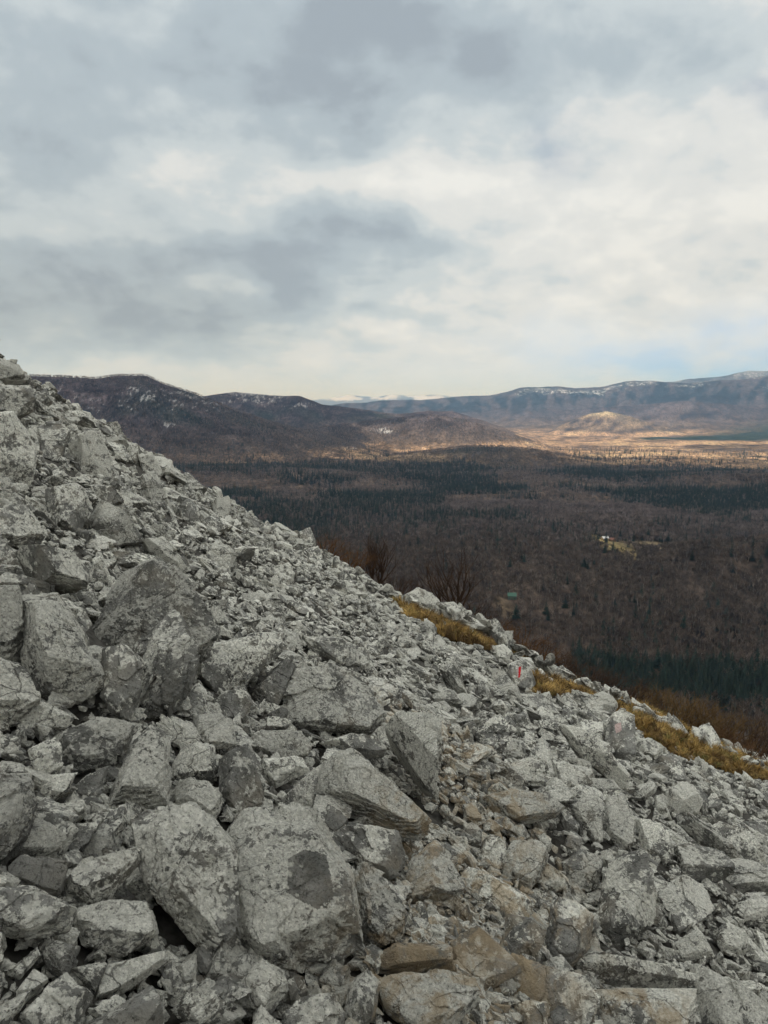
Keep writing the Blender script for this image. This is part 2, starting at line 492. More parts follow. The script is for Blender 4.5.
# ------------------------------------------------------------------ the land: one sheet out to the horizon, and the scree bed on it
def build_land():
    az_f = np.linspace(R(-40), R(40), 560)
    az_s = np.concatenate([np.linspace(R(-180), R(-41), 60), az_f, np.linspace(R(41), R(180), 60)])
    rr = np.concatenate([np.geomspace(34, 400, 60)[:-1], np.geomspace(400, 4000, 190)[:-1], np.geomspace(4000, 16000, 300)[:-1], np.geomspace(16000, 60000, 90)])
    A, RR = np.meshgrid(az_s, rr, indexing='ij')
    X, Y = RR * np.sin(A), RR * np.cos(A)
    Z = land(X, Y)
    Z = Z - np.clip((70 - RR) / 20, 0, 1) * 0.5
    na, nr = A.shape
    verts = np.stack([X, Y, Z], -1).reshape(-1, 3)
    i = np.arange(na - 1)[:, None] * nr + np.arange(nr - 1)[None, :]
    f = np.stack([i, i + nr, i + nr + 1, i + 1], -1).reshape(-1, 4)
    a, r, z = A.ravel(), RR.ravel(), Z.ravel()
    px, py, _ = project(verts)
    # land cover: colours of leaf litter and bare woods, spruce woods, meadow, snow between the trunks
    n1 = fbm(p3(verts[:, 0] / 420, verts[:, 1] / 300), 4, 71)
    n2 = fbm(p3(verts[:, 0] / 130, verts[:, 1] / 110), 4, 72)
    n3 = fbm(p3(verts[:, 0] / 1600, verts[:, 1] / 1100), 4, 73)
    snow = np.zeros(len(verts))
    col = np.empty((len(verts), 3))
    col[:] = (0.105, 0.080, 0.064)
    col *= (1 + 0.7 * n2 + 0.4 * n1)[:, None]
    near = np.clip((2600 - r) / 900, 0, 1)
    col *= (1 - 0.3 * near)[:, None]
    mount = np.clip((z + 240) / 180, 0, 1) * np.clip((r - 3600) / 800, 0, 1)
    col = col * (1 - mount[:, None]) + mount[:, None] * np.array((0.072, 0.058, 0.062)) * (1 + 0.8 * n2 + 0.6 * n1)[:, None]
    def blend(mask, c):
        mk = np.clip(mask, 0, 1)[:, None]
        col[:] = col * (1 - mk) + np.array(c) * mk
    # spruce on the far ridges
    far = np.clip((r - 10500) / 1500, 0, 1) * np.clip((24000 - r) / 3000, 0, 1)
    nf = fbm(p3(a * 120, r / 600.0, 2.0), 5, 78, 0.65)
    blend(far, (0.066, 0.058, 0.066))
    blend(far * np.clip(0.5 + 3.2 * nf + 1.2 * n3, 0, 1), (0.018, 0.023, 0.030))
    mid = np.clip((r - 3600) / 800, 0, 1) * np.clip((10500 - r) / 900, 0, 1)
    blend(mid * np.clip(2.4 * n1 + 1.6 * n3 - 0.35, 0, 0.9), (0.032, 0.040, 0.034))
    # larch and dry pasture, paled to put sunlight into the strip's colour
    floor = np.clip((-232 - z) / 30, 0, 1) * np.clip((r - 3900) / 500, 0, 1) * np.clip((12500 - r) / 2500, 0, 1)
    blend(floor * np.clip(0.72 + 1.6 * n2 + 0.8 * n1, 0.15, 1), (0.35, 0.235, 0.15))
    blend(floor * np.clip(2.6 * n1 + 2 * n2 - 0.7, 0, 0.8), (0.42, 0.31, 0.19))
    plant = np.clip((px - 625) / 30, 0, 1) * np.exp(-((r - np.interp(px, [620, 700, 768, 900], [7600, 8500, 9300, 9500])) / np.interp(px, [620, 700, 768, 900], [350, 800, 1200, 1300])) ** 2) * 1.6
    blend(np.clip(plant - 0.3 + 0.8 * n2, 0, 1) * (r < 11000), (0.026, 0.038, 0.026))
    # snow: thin on the high slopes, patchy on ridges
    def patch(cx, cy, sx, sy):
        return np.exp(-((px - cx) / sx) ** 2 - ((py - cy) / sy) ** 2)
    nsn = fbm(p3(a * 5200 / 34.0, z / 60.0, r / 900.0), 4, 75)
    hi = np.clip((z + 130) / 130, 0, 1) * np.clip((r - 3800) / 500, 0, 1) * (r < 6600)
    snow = np.maximum(snow, hi * np.interp(z, [-100, 0, 110, 190], [0.27, 0.35, 0.35, 0.27]) * (1 + 0.7 * n1 + 0.5 * n3))
    hi2 = np.clip((z + 40) / 120, 0, 1) * (r > 6900) * (r < 9200) * (px < 420)
    snow = np.maximum(snow, hi2 * (0.44 + 0.4 * n1))
    hi3 = np.clip((z - 60) / 300, 0, 1) * (r > 10800) * (r < 26000)
    snow = np.maximum(snow, np.minimum(hi3 * (0.40 + 0.4 * n3 + 0.4 * n1), 0.50))
    snow = np.maximum(snow, 0.52 * patch(385, 431, 30, 6) * (r > 5500) * (r < 8000))
    snow = np.maximum(snow, 0.5 * patch(300, 405, 30, 8) * (r > 6900) * (r < 9000))
    snow = np.maximum(snow, 0.5 * patch(352, 448, 16, 3.5) * (r > 4800))
    snow = np.maximum(snow, 0.52 * patch(168, 425, 14, 6) * (r > 3000) * (r < 6500))
    snow = np.maximum(snow, np.clip((r - 28000) / 2000, 0, 1) * np.clip((z - 250) / 250, 0, 1) * (0.62 + 0.8 * n1))
    snow = np.maximum(snow, np.exp(-((r - 9350) / 420) ** 2) * np.clip((z + 90) / 90, 0, 1) * (px < 616) * (px > 560) * (0.5 + 0.6 * n2))
    # the open top of the round hill: bleached grass and old snow
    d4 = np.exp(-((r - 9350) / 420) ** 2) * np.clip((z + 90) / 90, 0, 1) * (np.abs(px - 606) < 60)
    d5 = np.exp(-((r - 9200) / 800) ** 2) * np.clip((z + 270) / 60, 0, 1) * (px > 520) * (px < 700)  # hill flanks: lighter tan puts the sunlight into their colour
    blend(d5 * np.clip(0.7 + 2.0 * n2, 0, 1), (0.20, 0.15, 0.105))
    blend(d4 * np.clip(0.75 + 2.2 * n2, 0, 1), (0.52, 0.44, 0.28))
    # clearings round the houses
    for hx, hy, s, sy, c in CLEARINGS:
        d = np.hypot((verts[:, 0] - hx) / s, (verts[:, 1] - hy) / sy)
        blend(np.clip(1.6 - d, 0, 1), c)
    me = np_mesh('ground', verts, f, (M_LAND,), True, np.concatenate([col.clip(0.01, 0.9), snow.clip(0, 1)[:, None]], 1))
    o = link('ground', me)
    tag(o, 'brown valley floor and far wooded hills reaching the horizon', 'ground', kind='structure')


def land_material():
    m, t, b = new_mat('wooded_land')
    at = t.node('ShaderNodeAttribute', attribute_name='Col')
    g = t.node('ShaderNodeNewGeometry'); pos = g.outputs['Position']
    stretched = t.vmath('MULTIPLY', pos, (1.0, 0.45, 0.55))
    n = t.noise(stretched, 0.055, 6, 0.72)
    v = t.ss(n, 0.3, 0.7, 0.45, 1.55)
    c = t.mix(1.0, at.outputs['Color'], t.comb(v, v, v), 'MULTIPLY')
    coarse = t.noise(t.vmath('MULTIPLY', pos, (1.0, 0.5, 0.8)), 0.0135, 5, 0.7)
    cv = t.ss(coarse, 0.32, 0.68, 0.6, 1.4)
    c = t.mix(1.0, c, t.comb(cv, cv, cv), 'MULTIPLY')
    sn = t.math('ADD', t.math('ADD', at.outputs['Alpha'], t.math('MULTIPLY', t.math('SUBTRACT', coarse, 0.5), 0.6)), t.math('MULTIPLY', t.math('SUBTRACT', t.noise(t.vmath('MULTIPLY', pos, (1.0, 0.25, 0.35)), 0.055, 7, 0.75), 0.5), 1.2))
    dk = t.ss(t.voro(stretched, 0.05), 0.25, 0.6, 0.7, 1.05)
    c = t.mix(1.0, c, t.comb(dk, dk, dk), 'MULTIPLY')
    c = t.mix(t.math('MULTIPLY', t.ss(sn, 0.47, 0.63), 0.58), c, (0.66, 0.68, 0.71))
    t.l.new(c, b.inputs['Base Color'])
    b.inputs['Roughness'].default_value = 1.0; b.inputs['Specular IOR Level'].default_value = 0.0
    bm = t.node('ShaderNodeBump'); bm.inputs['Strength'].default_value = 0.9; bm.inputs['Distance'].default_value = 9.0
    t.l.new(n, bm.inputs['Height']); t.l.new(bm.outputs[0], b.inputs['Normal'])
    return m


M_LAND = land_material()


def ground_at(px, py, rmin=300, rmax=9000):
    """first point of the valley on the line of sight"""
    d = ray(px, py); d = d / math.hypot(d[0], d[1])
    rs = np.geomspace(rmin, rmax, 1200)
    z = land(rs * d[0], rs * d[1])
    k = np.argmax(z > rs * d[2])
    return np.array([rs[k] * d[0], rs[k] * d[1], z[k]])


HOUSES = [ground_at(608, 541), ground_at(512, 599)]
def toward(h, back, side=0.0):
    u = h[:2] / np.hypot(h[0], h[1])
    return h[0] - u[0] * back + u[1] * side, h[1] - u[1] * back - u[0] * side


CLEARINGS = [(*toward(HOUSES[0], 70, 6), 25, 135, (0.40, 0.32, 0.15)), (*toward(HOUSES[1], 45, -10), 11, 50, (0.13, 0.10, 0.07)),
             (*toward(HOUSES[0], 30, 95), 60, 60, (0.26, 0.21, 0.13))]
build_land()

gx = np.arange(-34, 40.01, 0.2); gy = np.arange(-8, 56.01, 0.2)
GX, GY = np.meshgrid(gx, gy, indexing='ij')
GZ = scree_height(GX, GY) - 0.06
ni, nj = GX.shape
ii = np.arange(ni - 1)[:, None] * nj + np.arange(nj - 1)[None, :]
o = link('scree_ground', np_mesh('scree_ground', np.stack([GX, GY, GZ], -1).reshape(-1, 3), np.stack([ii, ii + nj, ii + nj + 1, ii + 1], -1).reshape(-1, 4), (M_GROUND,)))
tag(o, 'dark stony soil under the scree on the slope', 'ground', kind='structure')


# ------------------------------------------------------------------ added cloud layer, out of view, shaped so its shadow leaves the strip sunlit
def build_shade_clouds():
    ALT = 4000.0
    disp = np.array([trav.x, trav.y]) / -trav.z * ALT
    step = 110.0
    xs = np.arange(-13000, 5501, step); ys = np.arange(-9000, 6400, step)
    X, Y = np.meshgrid(xs, ys, indexing='ij')
    SX, SY = X + disp[0], Y + disp[1]                # where each bit of cloud throws its shadow (at eye level)
    r = np.hypot(SX, SY); a = np.arctan2(SX, SY)
    edge_px = np.array([-400, 0, 250, 320, 345, 400, 512, 600, 700, 768, 1100])
    edge_py = np.array([425, 425, 425, 444, 454, 457, 458, 463, 465, 463, 463])
    ea, ee = azel(edge_px, edge_py)
    redge = np.interp(a, ea, 300.0 / np.tan(-ee))
    F = (redge - r) / 900.0                          # >0 inside the shade
    # second shade over the dark hills in the middle distance
    def sh(px, rr, sx, sr):
        aa = azel(px, 430)[0]
        return 1.0 - ((a - aa) * FPX / sx) ** 2 - ((r - rr) / sr) ** 2
    F = np.maximum(F, sh(375, 6700, 60, 600))
    F = np.maximum(F, sh(250, 7600, 120, 1500))
    F = np.maximum(F, sh(760, 6300, 75, 600))
    F = F + 0.22 * fbm(p3(X / 700, Y / 700), 4, 90)
    th = 170 * np.sqrt(np.clip(F, 0, 1))
    bump = fbm(p3(X / 500, Y / 500, 4.0), 5, 91)
    top = ALT + th * (1.0 + 0.9 * bump); bot = ALT - th * (0.45 + 0.5 * bump)
    n_i, n_j = X.shape
    inside = F > 0
    cell = inside[:-1, :-1] | inside[1:, :-1] | inside[:-1, 1:] | inside[1:, 1:]
    idx = np.arange(n_i * n_j).reshape(n_i, n_j)
    c = np.argwhere(cell)
    q = np.stack([idx[c[:, 0], c[:, 1]], idx[c[:, 0] + 1, c[:, 1]], idx[c[:, 0] + 1, c[:, 1] + 1], idx[c[:, 0], c[:, 1] + 1]], -1)
    N = n_i * n_j
    verts = np.concatenate([np.stack([X, Y, top + 1], -1).reshape(-1, 3), np.stack([X, Y, bot - 1], -1).reshape(-1, 3)])
    faces = np.concatenate([q, q[:, ::-1] + N])
    used = np.zeros(2 * N, bool); used[faces.ravel()] = True
    remap = np.cumsum(used) - 1
    m = bpy.data.materials.new('shade_cloud_shell'); m.use_nodes = True
    t = NT(m.node_tree); t.n.clear()
    tr = t.node('ShaderNodeBsdfTranslucent'); tr.inputs[0].default_value = (0.93, 0.95, 0.97, 1)
    df = t.node('ShaderNodeBsdfDiffuse'); df.inputs[0].default_value = (0.9, 0.9, 0.9, 1)
    mx = t.node('ShaderNodeMixShader'); mx.inputs[0].default_value = 0.12
    t.l.new(tr.outputs[0], mx.inputs[1]); t.l.new(df.outputs[0], mx.inputs[2])
    out = t.node('ShaderNodeOutputMaterial'); t.l.new(mx.outputs[0], out.inputs[0])
    me = np_mesh('shade_clouds', verts[used], remap[faces], (m,))
    tag(link('shade_clouds', me), 'added cloud layer out of view, shaped to shade the slope and valley', 'shade_clouds', kind='structure')


build_shade_clouds()


# ------------------------------------------------------------------ rocks
def ico(sub):
    bm = bmesh.new(); bmesh.ops.create_icosphere(bm, subdivisions=sub, radius=1.0)
    v = np.array([x.co for x in bm.verts]); f = np.array([[x.index for x in q.verts] for q in bm.faces]); bm.free()
    return v / np.linalg.norm(v, axis=1, keepdims=True), f


ICO = {s: ico(s) for s in (3, 4, 5, 6)}
ICO[7] = None


def hull_planes(pts):
    bm = bmesh.new()
    for p in pts: bm.verts.new(p)
    r = bmesh.ops.convex_hull(bm, input=bm.verts)
    bm.normal_update()
    c = pts.mean(0); N, Dd = [], []
    for f in bm.faces:
        n = np.array(f.normal); p = np.array(f.verts[0].co)
        d = float(np.dot(n, p - c))
        if d < 0: n, d = -n, -d
        if d > 1e-5: N.append(n); Dd.append(d)
    bm.free()
    return c, np.array(N), np.array(Dd)


def chip(p, rad, rng, scale, K, amp_off, amp_tilt):
    """break a surface into K flat fractured facets: each Voronoi cell gets its own small step and tilt"""
    s = rng.normal(size=(K, 3)); s /= np.linalg.norm(s, axis=1, keepdims=True)
    s = s * scale * rng.uniform(0.75, 1.0, (K, 1))
    j = fbm(p / scale.mean() * 2.2 + rng.uniform(0, 50), 3, 3)[:, None] * 0.22 * scale
    q = p + j
    d = ((q[:, None, :] / scale - s[None] / scale) ** 2).sum(-1)
    k = d.argmin(1)
    off = rng.uniform(-1, 0.25, K)[k] * amp_off
    tilt = rng.normal(size=(K, 3))[k] * amp_tilt
    return off + ((p - s[k]) / scale * tilt).sum(-1)


def make_rock(c, N, D, sub, rng, half, rough=1.0, pw=22, px=None):
    """polytope given by planes N.x<=D about c -> rugged surface (vertices relative to c)"""
    if ICO.get(sub) is None: ICO[sub] = ico(sub)
    v, f = ICO[sub]
    u = v * half; u /= np.linalg.norm(u, axis=1, keepdims=True)
    q = np.clip(u @ N.T, 1e-4, None) / D
    q = np.clip(q / q.max(1, keepdims=True), 0.02, 1) , q.max(1)
    r = 1.0 / (q[1] * (q[0] ** pw).sum(1) ** (1.0 / pw))
    p = u * r[:, None]
    size = float(np.median(r))
    dlt = chip(p, r, rng, half * 0.9, 9, 0.11, 0.07)
    if sub >= 5: dlt = dlt + chip(p, r, rng, half * 0.9, 40, 0.042, 0.032)
    if sub >= 6: dlt = dlt + chip(p, r, rng, half * 0.9, 120, 0.018, 0.016)
    r2 = r * (1 + rough * dlt)
    fr = 2.4 / size
    if rng.random() < 0.6:                   # bedding: thin ledges along one direction
        b = rng.normal(size=3); b /= np.linalg.norm(b)
        q_ = (p @ b) / size * rng.uniform(2.5, 5.0) + 0.9 * fbm(p * fr * 0.8 + 7, 3, 19)
        r2 = r2 * (1 - rng.uniform(0.015, 0.04) * np.clip((q_ - np.floor(q_)) * 1.25, 0, 1) ** 3)
    r2 = r2 + size * rough * (0.014 * fbm(p * fr + rng.uniform(0, 90), 3, 11) + 0.034 * fbm(p * fr * 5 + 31, 4, 13, 0.65))
    r2 = np.clip(r2, 0.3 * r, None)
    return u * r2[:, None], f


def random_planes(rng, el, n=11):
    """a blocky broken stone: a few strong parallel-ish faces plus random cuts; el = half axes"""
    N, D = [], []
    ax = np.eye(3) + rng.normal(size=(3, 3)) * 0.28
    for k in range(3):
        a = ax[k] / np.linalg.norm(ax[k])
        for s in (-1, 1):
            b = a * s + rng.normal(size=3) * 0.12
            b /= np.linalg.norm(b)
            N.append(b); D.append(rng.uniform(0.55, 1.0))
    for _ in range(n - 6):
        b = rng.normal(size=3); b /= np.linalg.norm(b)
        N.append(b); D.append(rng.uniform(0.62, 0.95))
    N, D = np.array(N), np.array(D)
    N2 = N / el                      # plane N.(x/el) <= D
    ln = np.linalg.norm(N2, axis=1)
    return N2 / ln[:, None], D / ln


# outlines of the rocks that stand out in the photo: label, outline pixels, options
HERO = [
 ("largest pale lichened boulder with a dark freshly broken patch on its face", [(227,830),(250,813),(267,810),(290,813),(323,830),(343,850),(352,890),(358,947),(327,960),(283,963),(250,950),(230,925),(222,885)], dict(bare=[(287,858),(305,850),(327,856),(332,895),(318,908),(288,893)])),
 ("broad mottled boulder leaning against the largest pale boulder", [(113,843),(143,813),(177,807),(203,817),(229,833),(232,887),(234,940),(200,957),(173,953),(153,917),(147,887),(127,860)], {}),
 ("tall cracked grey boulder with a split lower face, biggest on the upper slope", [(78,620),(97,590),(125,573),(140,545),(175,573),(198,605),(218,630),(218,648),(198,662),(160,670),(120,665),(98,665),(80,640)], dict(back=1.3)),
 ("rounded dark lobe at the foot of the tall cracked boulder", [(103,649),(128,647),(143,663),(140,700),(130,720),(113,713),(100,697)], dict(fwd=.06)),
 ("pale split face at the downhill foot of the tall cracked boulder", [(145,662),(155,632),(173,615),(197,630),(200,650),(187,693),(167,717),(140,722)], dict(fwd=.06)),
 ("small jutting shelf on the front of the tall cracked boulder", [(130,643),(167,617),(160,640),(152,660),(132,665)], dict(fwd=.08)),
 ("long pale slab lying across the top of the tall cracked boulder", [(143,540),(163,538),(188,567),(180,574),(160,563)], dict(fwd=.05)),
 ("large striped block with a diagonal crack beside the tall cracked boulder", [(20,596),(55,592),(72,615),(103,675),(98,687),(83,700),(40,697),(22,663)], {}),
 ("cracked pale piece cut off uphill of the large striped block", [(-40,595),(-10,592),(18,595),(22,664),(0,661),(-40,650)], {}),
 ("smooth piece broken off below the crack of the large striped block", [(-40,660),(0,664),(23,667),(38,697),(37,707),(13,720),(-40,722)], {}),
 ("overhanging flat-topped block above the large striped block", [(-30,547),(37,553),(63,552),(87,570),(80,607),(60,607),(40,583),(-30,575)], {}),
 ("low arched rock over a dark hole under the large striped block", [(10,709),(43,703),(77,717),(67,729),(20,732)], {}),
 ("tilted wedge boulder with pale top downhill of the tall cracked boulder", [(193,665),(210,645),(260,632),(278,635),(280,653),(263,670),(220,697),(195,680)], {}),
 ("broad bluff boulder in the middle of the scree with a flat front face", [(280,713),(300,673),(327,667),(350,670),(367,690),(390,713),(373,735),(310,735),(283,727)], {}),
 ("white-topped rock sitting alone above the broad bluff boulder", [(305,638),(340,638),(352,645),(345,664),(340,667),(313,650)], {}),
 ("brown cube-like stone next to the white-topped rock", [(341,650),(357,647),(359,664),(345,668)], {}),
 ("slanted pale rock between the wedge boulder and the broad bluff boulder", [(250,693),(283,660),(297,667),(277,707),(250,703)], {}),
 ("dark flat lozenge stone lying on a second flat stone", [(251,745),(263,732),(300,731),(313,745),(308,757),(283,762),(255,752)], {}),
 ("flat grey stone under the dark lozenge stone", [(262,763),(307,760),(311,769),(277,788),(263,778)], {}),
 ("tall pillar-like rock with pale streaks beside the brown trail", [(378,733),(400,717),(427,715),(440,720),(438,803),(450,820),(433,833),(407,813),(383,777)], {}),
 ("rough pale rock just below the broad bluff boulder", [(310,747),(350,733),(380,740),(385,767),(380,780),(347,760),(317,762)], {}),
 ("large leaning slab with striped pale face in front of the pillar rock", [(312,800),(323,763),(340,755),(367,767),(400,797),(427,833),(417,850),(387,833),(347,823)], {}),
 ("small dark wedge under the large leaning slab", [(320,828),(327,803),(347,823),(333,835)], {}),
 ("hump-backed cracked block below the large leaning slab", [(335,835),(350,825),(387,833),(407,850),(408,873),(387,880),(357,867),(343,850)], {}),
 ("dark upright triangular rock beside the largest pale boulder", [(352,867),(373,867),(400,900),(408,917),(400,940),(362,952),(357,913)], {}),
 ("tall pale-faced block with a dark base patch behind the mottled boulder", [(103,815),(113,787),(133,743),(150,728),(170,737),(167,807),(133,810)], {}),
 ("square-fronted rock with a bluish stain behind the tall pale-faced block", [(55,737),(93,720),(138,725),(113,763),(67,772)], {}),
 ("rock half hidden by a dark hole at the corner of the square-fronted rock", [(28,750),(55,737),(60,772),(40,783)], {}),
 ("small dark pointed stone in front of the square-fronted rock", [(38,790),(50,775),(77,773),(67,793),(50,803)], {}),
 ("pale wedge stone leaning in the gap beside the tall pale-faced block", [(67,793),(87,775),(112,763),(100,793),(87,803)], {}),
 ("large pale rock cut by the photo's edge below the low arched rock", [(-30,775),(5,778),(30,780),(38,803),(27,833),(0,862),(-30,865)], {}),
 ("thin flat stone lying below the small dark pointed stone", [(37,810),(83,802),(88,813),(63,830)], {}),
 ("rough stone tucked against the large pale edge rock", [(13,857),(37,817),(63,837),(60,850),(40,858)], {}),
 ("smooth rounded stone below the thin flat stone", [(60,840),(73,825),(100,822),(90,843),(70,858)], {}),
 ("narrow bar-shaped stone propped on the mottled boulder", [(88,850),(110,813),(133,807),(130,823),(107,850)], {}),
 ("brick-shaped stone with round lichen spots", [(8,867),(20,855),(70,863),(57,893),(10,878)], {}),
 ("pale block with ribbed side like a bread loaf", [(65,887),(87,860),(137,847),(140,860),(110,897),(87,905),(68,897)], dict(fwd=.05)),
 ("rounded mottled stone in the lower corner below the brick-shaped stone", [(-30,887),(0,887),(20,883),(72,910),(63,930),(27,943),(-10,937),(-30,930)], {}),
 ("square grey stone with pale top edge below the loaf-shaped block", [(73,913),(100,902),(147,900),(155,933),(123,957),(83,945)], {}),
 ("small upright triangular stone at the foot of the mottled boulder", [(203,982),(220,947),(234,970),(225,980)], {}),
 ("faceted stone with pale tip below the largest pale boulder", [(240,983),(260,960),(287,977),(290,987),(267,1018),(250,1005)], {}),
 ("bright smooth stone at the lower corner of the largest pale boulder", [(317,980),(333,957),(350,970),(343,990),(320,987)], {}),
 ("standing oval slab with lichen dots at the bottom", [(343,1010),(350,983),(367,970),(380,983),(372,1020),(347,1030)], {}),
 ("pale topped block at the bottom between oval slab and faceted stone", [(283,1017),(303,1000),(330,997),(343,1013),(343,1050),(283,1050)], {}),
 ("rust-streaked oblong block below the dark triangular rock", [(368,967),(397,940),(447,942),(452,977),(407,975),(387,977)], {}),
 ("big tan and rust slab at the bottom of the trail", [(378,983),(400,975),(447,975),(468,981),(476,1003),(450,1030),(420,1045),(385,1015)], {}),
 ("rust-topped rock with a dark sloping face above the tan slab", [(447,947),(479,932),(504,953),(517,972),(485,992),(463,975)], {}),
 ("brown-stained rock in the middle of the rusty patch", [(405,880),(413,858),(435,842),(451,858),(473,890),(445,905),(405,902)], {}),
 ("tan boulder with a vertical front beside the rusty patch", [(501,864),(514,842),(539,842),(549,858),(542,877),(526,896),(504,877)], {}),
 ("long lens-shaped rock with a split brown face", [(476,801),(490,795),(511,789),(539,792),(561,807),(552,817),(520,823),(492,817)], {}),
 ("smooth tan wedge with a straight top edge beside the trail", [(463,741),(492,719),(507,732),(501,754),(489,757)], {}),
 ("pointed grey stone against the smooth tan wedge", [(501,757),(514,738),(523,744),(525,760),(507,762)], {}),
 ("tall flat slab standing with a brown lower third", [(609,863),(630,852),(649,855),(655,895),(652,923),(617,952),(597,931),(601,901)], {}),
 ("long flat lintel slab lying over a dark slot", [(560,968),(576,958),(595,953),(650,963),(698,977),(693,988),(614,987)], dict(fwd=.08)),
 ("square mottled block supporting the long lintel slab", [(595,990),(693,990),(690,1040),(600,1040)], {}),
 ("large smooth olive-grey boulder in the bottom corner", [(690,966),(712,963),(744,993),(790,1020),(790,1045),(700,1045)], {}),
 ("upright rough block above the tall standing slab", [(605,798),(625,795),(634,814),(633,849),(622,849),(606,836)], {}),
 ("white rounded stone balanced above a dark hollow", [(628,790),(652,780),(656,792),(644,801),(630,801)], {}),
 ("broad buff block downhill of the white rounded stone", [(666,795),(685,784),(704,795),(698,811),(676,817),(668,809)], {}),
 ("narrow dark stone squeezed beside the broad buff block", [(655,795),(663,797),(672,820),(655,814)], {}),
 ("striped upright rock behind the tall standing slab", [(636,820),(668,825),(668,863),(645,855)], {}),
 ("long sloping rock face with pale upper edge near the picture's edge", [(674,848),(695,841),(725,860),(735,875),(712,884),(680,880)], {}),
 ("small cube of stone in a dark pocket beside the tall standing slab", [(671,914),(687,912),(693,923),(679,933),(671,928)], {}),
 ("dark blocky rock above the olive-grey corner boulder", [(672,944),(695,931),(714,947),(712,960),(679,963)], {}),
 ("flat-topped grey rock uphill of the smooth domed edge rock", [(710,933),(728,925),(747,936),(747,955),(722,952)], {}),
 ("smooth domed rock cut by the photo's edge", [(725,912),(744,898),(790,895),(790,922),(747,927)], {}),
 ("tall rough rock beside the trail above the thin bench slab", [(542,972),(552,902),(575,905),(593,918),(590,947),(571,969)], {}),
 ("thin bench-like slab near the bottom", [(507,985),(523,978),(571,978),(580,986),(533,1000),(514,997)], {}),
 ("angular broken rock with a hollow between trail and tall rough rock", [(507,915),(530,920),(545,934),(539,959),(514,962),(504,950)], {}),
 ("white capped stone at the bottom edge", [(542,1024),(558,1007),(587,1020),(580,1045),(545,1045)], {}),
 ("pale grey stone under the thin bench slab", [(517,1007),(533,1000),(549,1004),(549,1035),(526,1035)], {}),
 ("upright bluish-white slab with a faded pink trail mark", [(604,728),(625,710),(635,712),(635,770),(625,764),(606,760)], dict(mark='pink')),
 ("brown square rock beside the bluish-white slab", [(575,718),(603,725),(604,747),(580,744)], {}),
 ("flat pale rock downhill of the bluish-white slab", [(637,741),(648,738),(668,751),(655,760),(638,754)], {}),
 ("dark-sided rock below the flat pale rock", [(655,760),(668,754),(684,767),(687,783),(671,786)], {}),
 ("pale hollowed rock with a dark shaded mouth in the grass", [(590,697),(606,690),(617,705),(612,715),(593,705)], {}),
 ("long rail-like slab sloping down from the brown square rock", [(560,728),(577,731),(625,780),(619,788),(586,760)], {}),
 ("broad flat grey stone under the long rail-like slab", [(588,777),(613,780),(622,791),(602,796),(590,792)], {}),
 ("deep-shadowed block below the broad flat grey stone", [(571,810),(585,796),(600,795),(604,815),(602,840),(590,843),(580,822)], {}),
 ("leaning egg-shaped pale stone above the lens-shaped rock", [(569,758),(584,760),(593,768),(586,776),(577,773)], {}),
 ("knobbly grey rock under the egg-shaped stone", [(553,762),(565,760),(577,777),(578,792),(560,787)], {}),
 ("pale shattered rock behind the lens-shaped rock", [(508,766),(525,758),(540,762),(545,785),(520,787)], {}),
 ("small lichened hump against the lens-shaped rock", [(482,782),(497,778),(508,788),(490,795),(481,795)], {}),
 ("pale ribbed bar at the end of the lens-shaped rock", [(557,810),(562,809),(580,826),(578,835),(567,833)], {}),
 ("blunt grey rock below the lens-shaped rock", [(527,828),(543,831),(551,845),(548,852),(534,840)], {}),
 ("bright white chip above the tan boulder", [(513,827),(522,824),(530,838),(520,841)], {}),
 ("rust brown stone at the top of the rusty patch", [(463,826),(475,824),(482,833),(481,845),(466,836)], {}),
 ("small dark stone under the lens-shaped rock", [(482,822),(490,818),(501,829),(494,834),(483,832)], {}),
 ("grey block between the pillar rock and the lens-shaped rock", [(461,804),(475,803),(482,821),(466,822)], {}),
 ("white ledge stone with a dark gap beneath, above the smooth tan wedge", [(428,695),(453,691),(463,703),(450,704),(436,703)], {}),
 ("steep grey slab between the grass and the white ledge stone", [(437,667),(456,662),(470,700),(457,694),(443,676)], {}),
 ("flat capstone uphill of the brown square rock", [(534,723),(550,720),(561,723),(557,731),(534,731)], {}),
 ("pale rock with the bright red painted trail mark", [(508,664),(517,660),(527,664),(535,683),(526,693),(510,691)], dict(mark='red')),
 ("rounded pale rock at the edge of the long grass patch", [(490,648),(503,645),(511,652),(508,662),(495,661)], {}),
 ("white upright rock on the crest beyond the long grass patch", [(486,622),(497,617),(508,630),(507,639),(495,634)], {}),
 ("small pale rock at the uphill edge of the long grass patch", [(417,625),(427,621),(436,627),(436,636),(422,635)], {}),
 ("white knob standing up on the crest above the brown bush", [(299,532),(311,528),(316,541),(305,546)], {}),
 ("pointed triangular rock on the crest beside the brown bush", [(333,560),(338,556),(352,573),(352,584),(338,580)], {}),
 ("pale rock with dark side, second on the crest past the white knob", [(306,549),(318,545),(324,558),(312,560)], {}),
 ("whitish ridge rock along the crest behind the long grass patch", [(403,596),(418,588),(440,597),(438,606),(410,604)], {}),
 ("low white crest rock where the bare tree stands behind", [(438,604),(455,602),(472,613),(470,620),(445,613)], {}),
 ("long pale crest slab above the hollowed rock", [(530,652),(548,655),(570,672),(585,690),(570,688),(545,670)], {}),
 ("white crest boulder surrounded by brown grass near the picture's edge", [(694,725),(710,721),(720,734),(713,745),(697,738)], {}),
 ("flat crest rock uphill of the white crest boulder", [(660,718),(675,714),(690,724),(680,730),(664,727)], {}),
 ("big craggy outcrop block with a dark vertical crack high on the slope", [(-40,420),(0,418),(33,420),(38,450),(30,483),(-5,486),(-40,480)], {}),
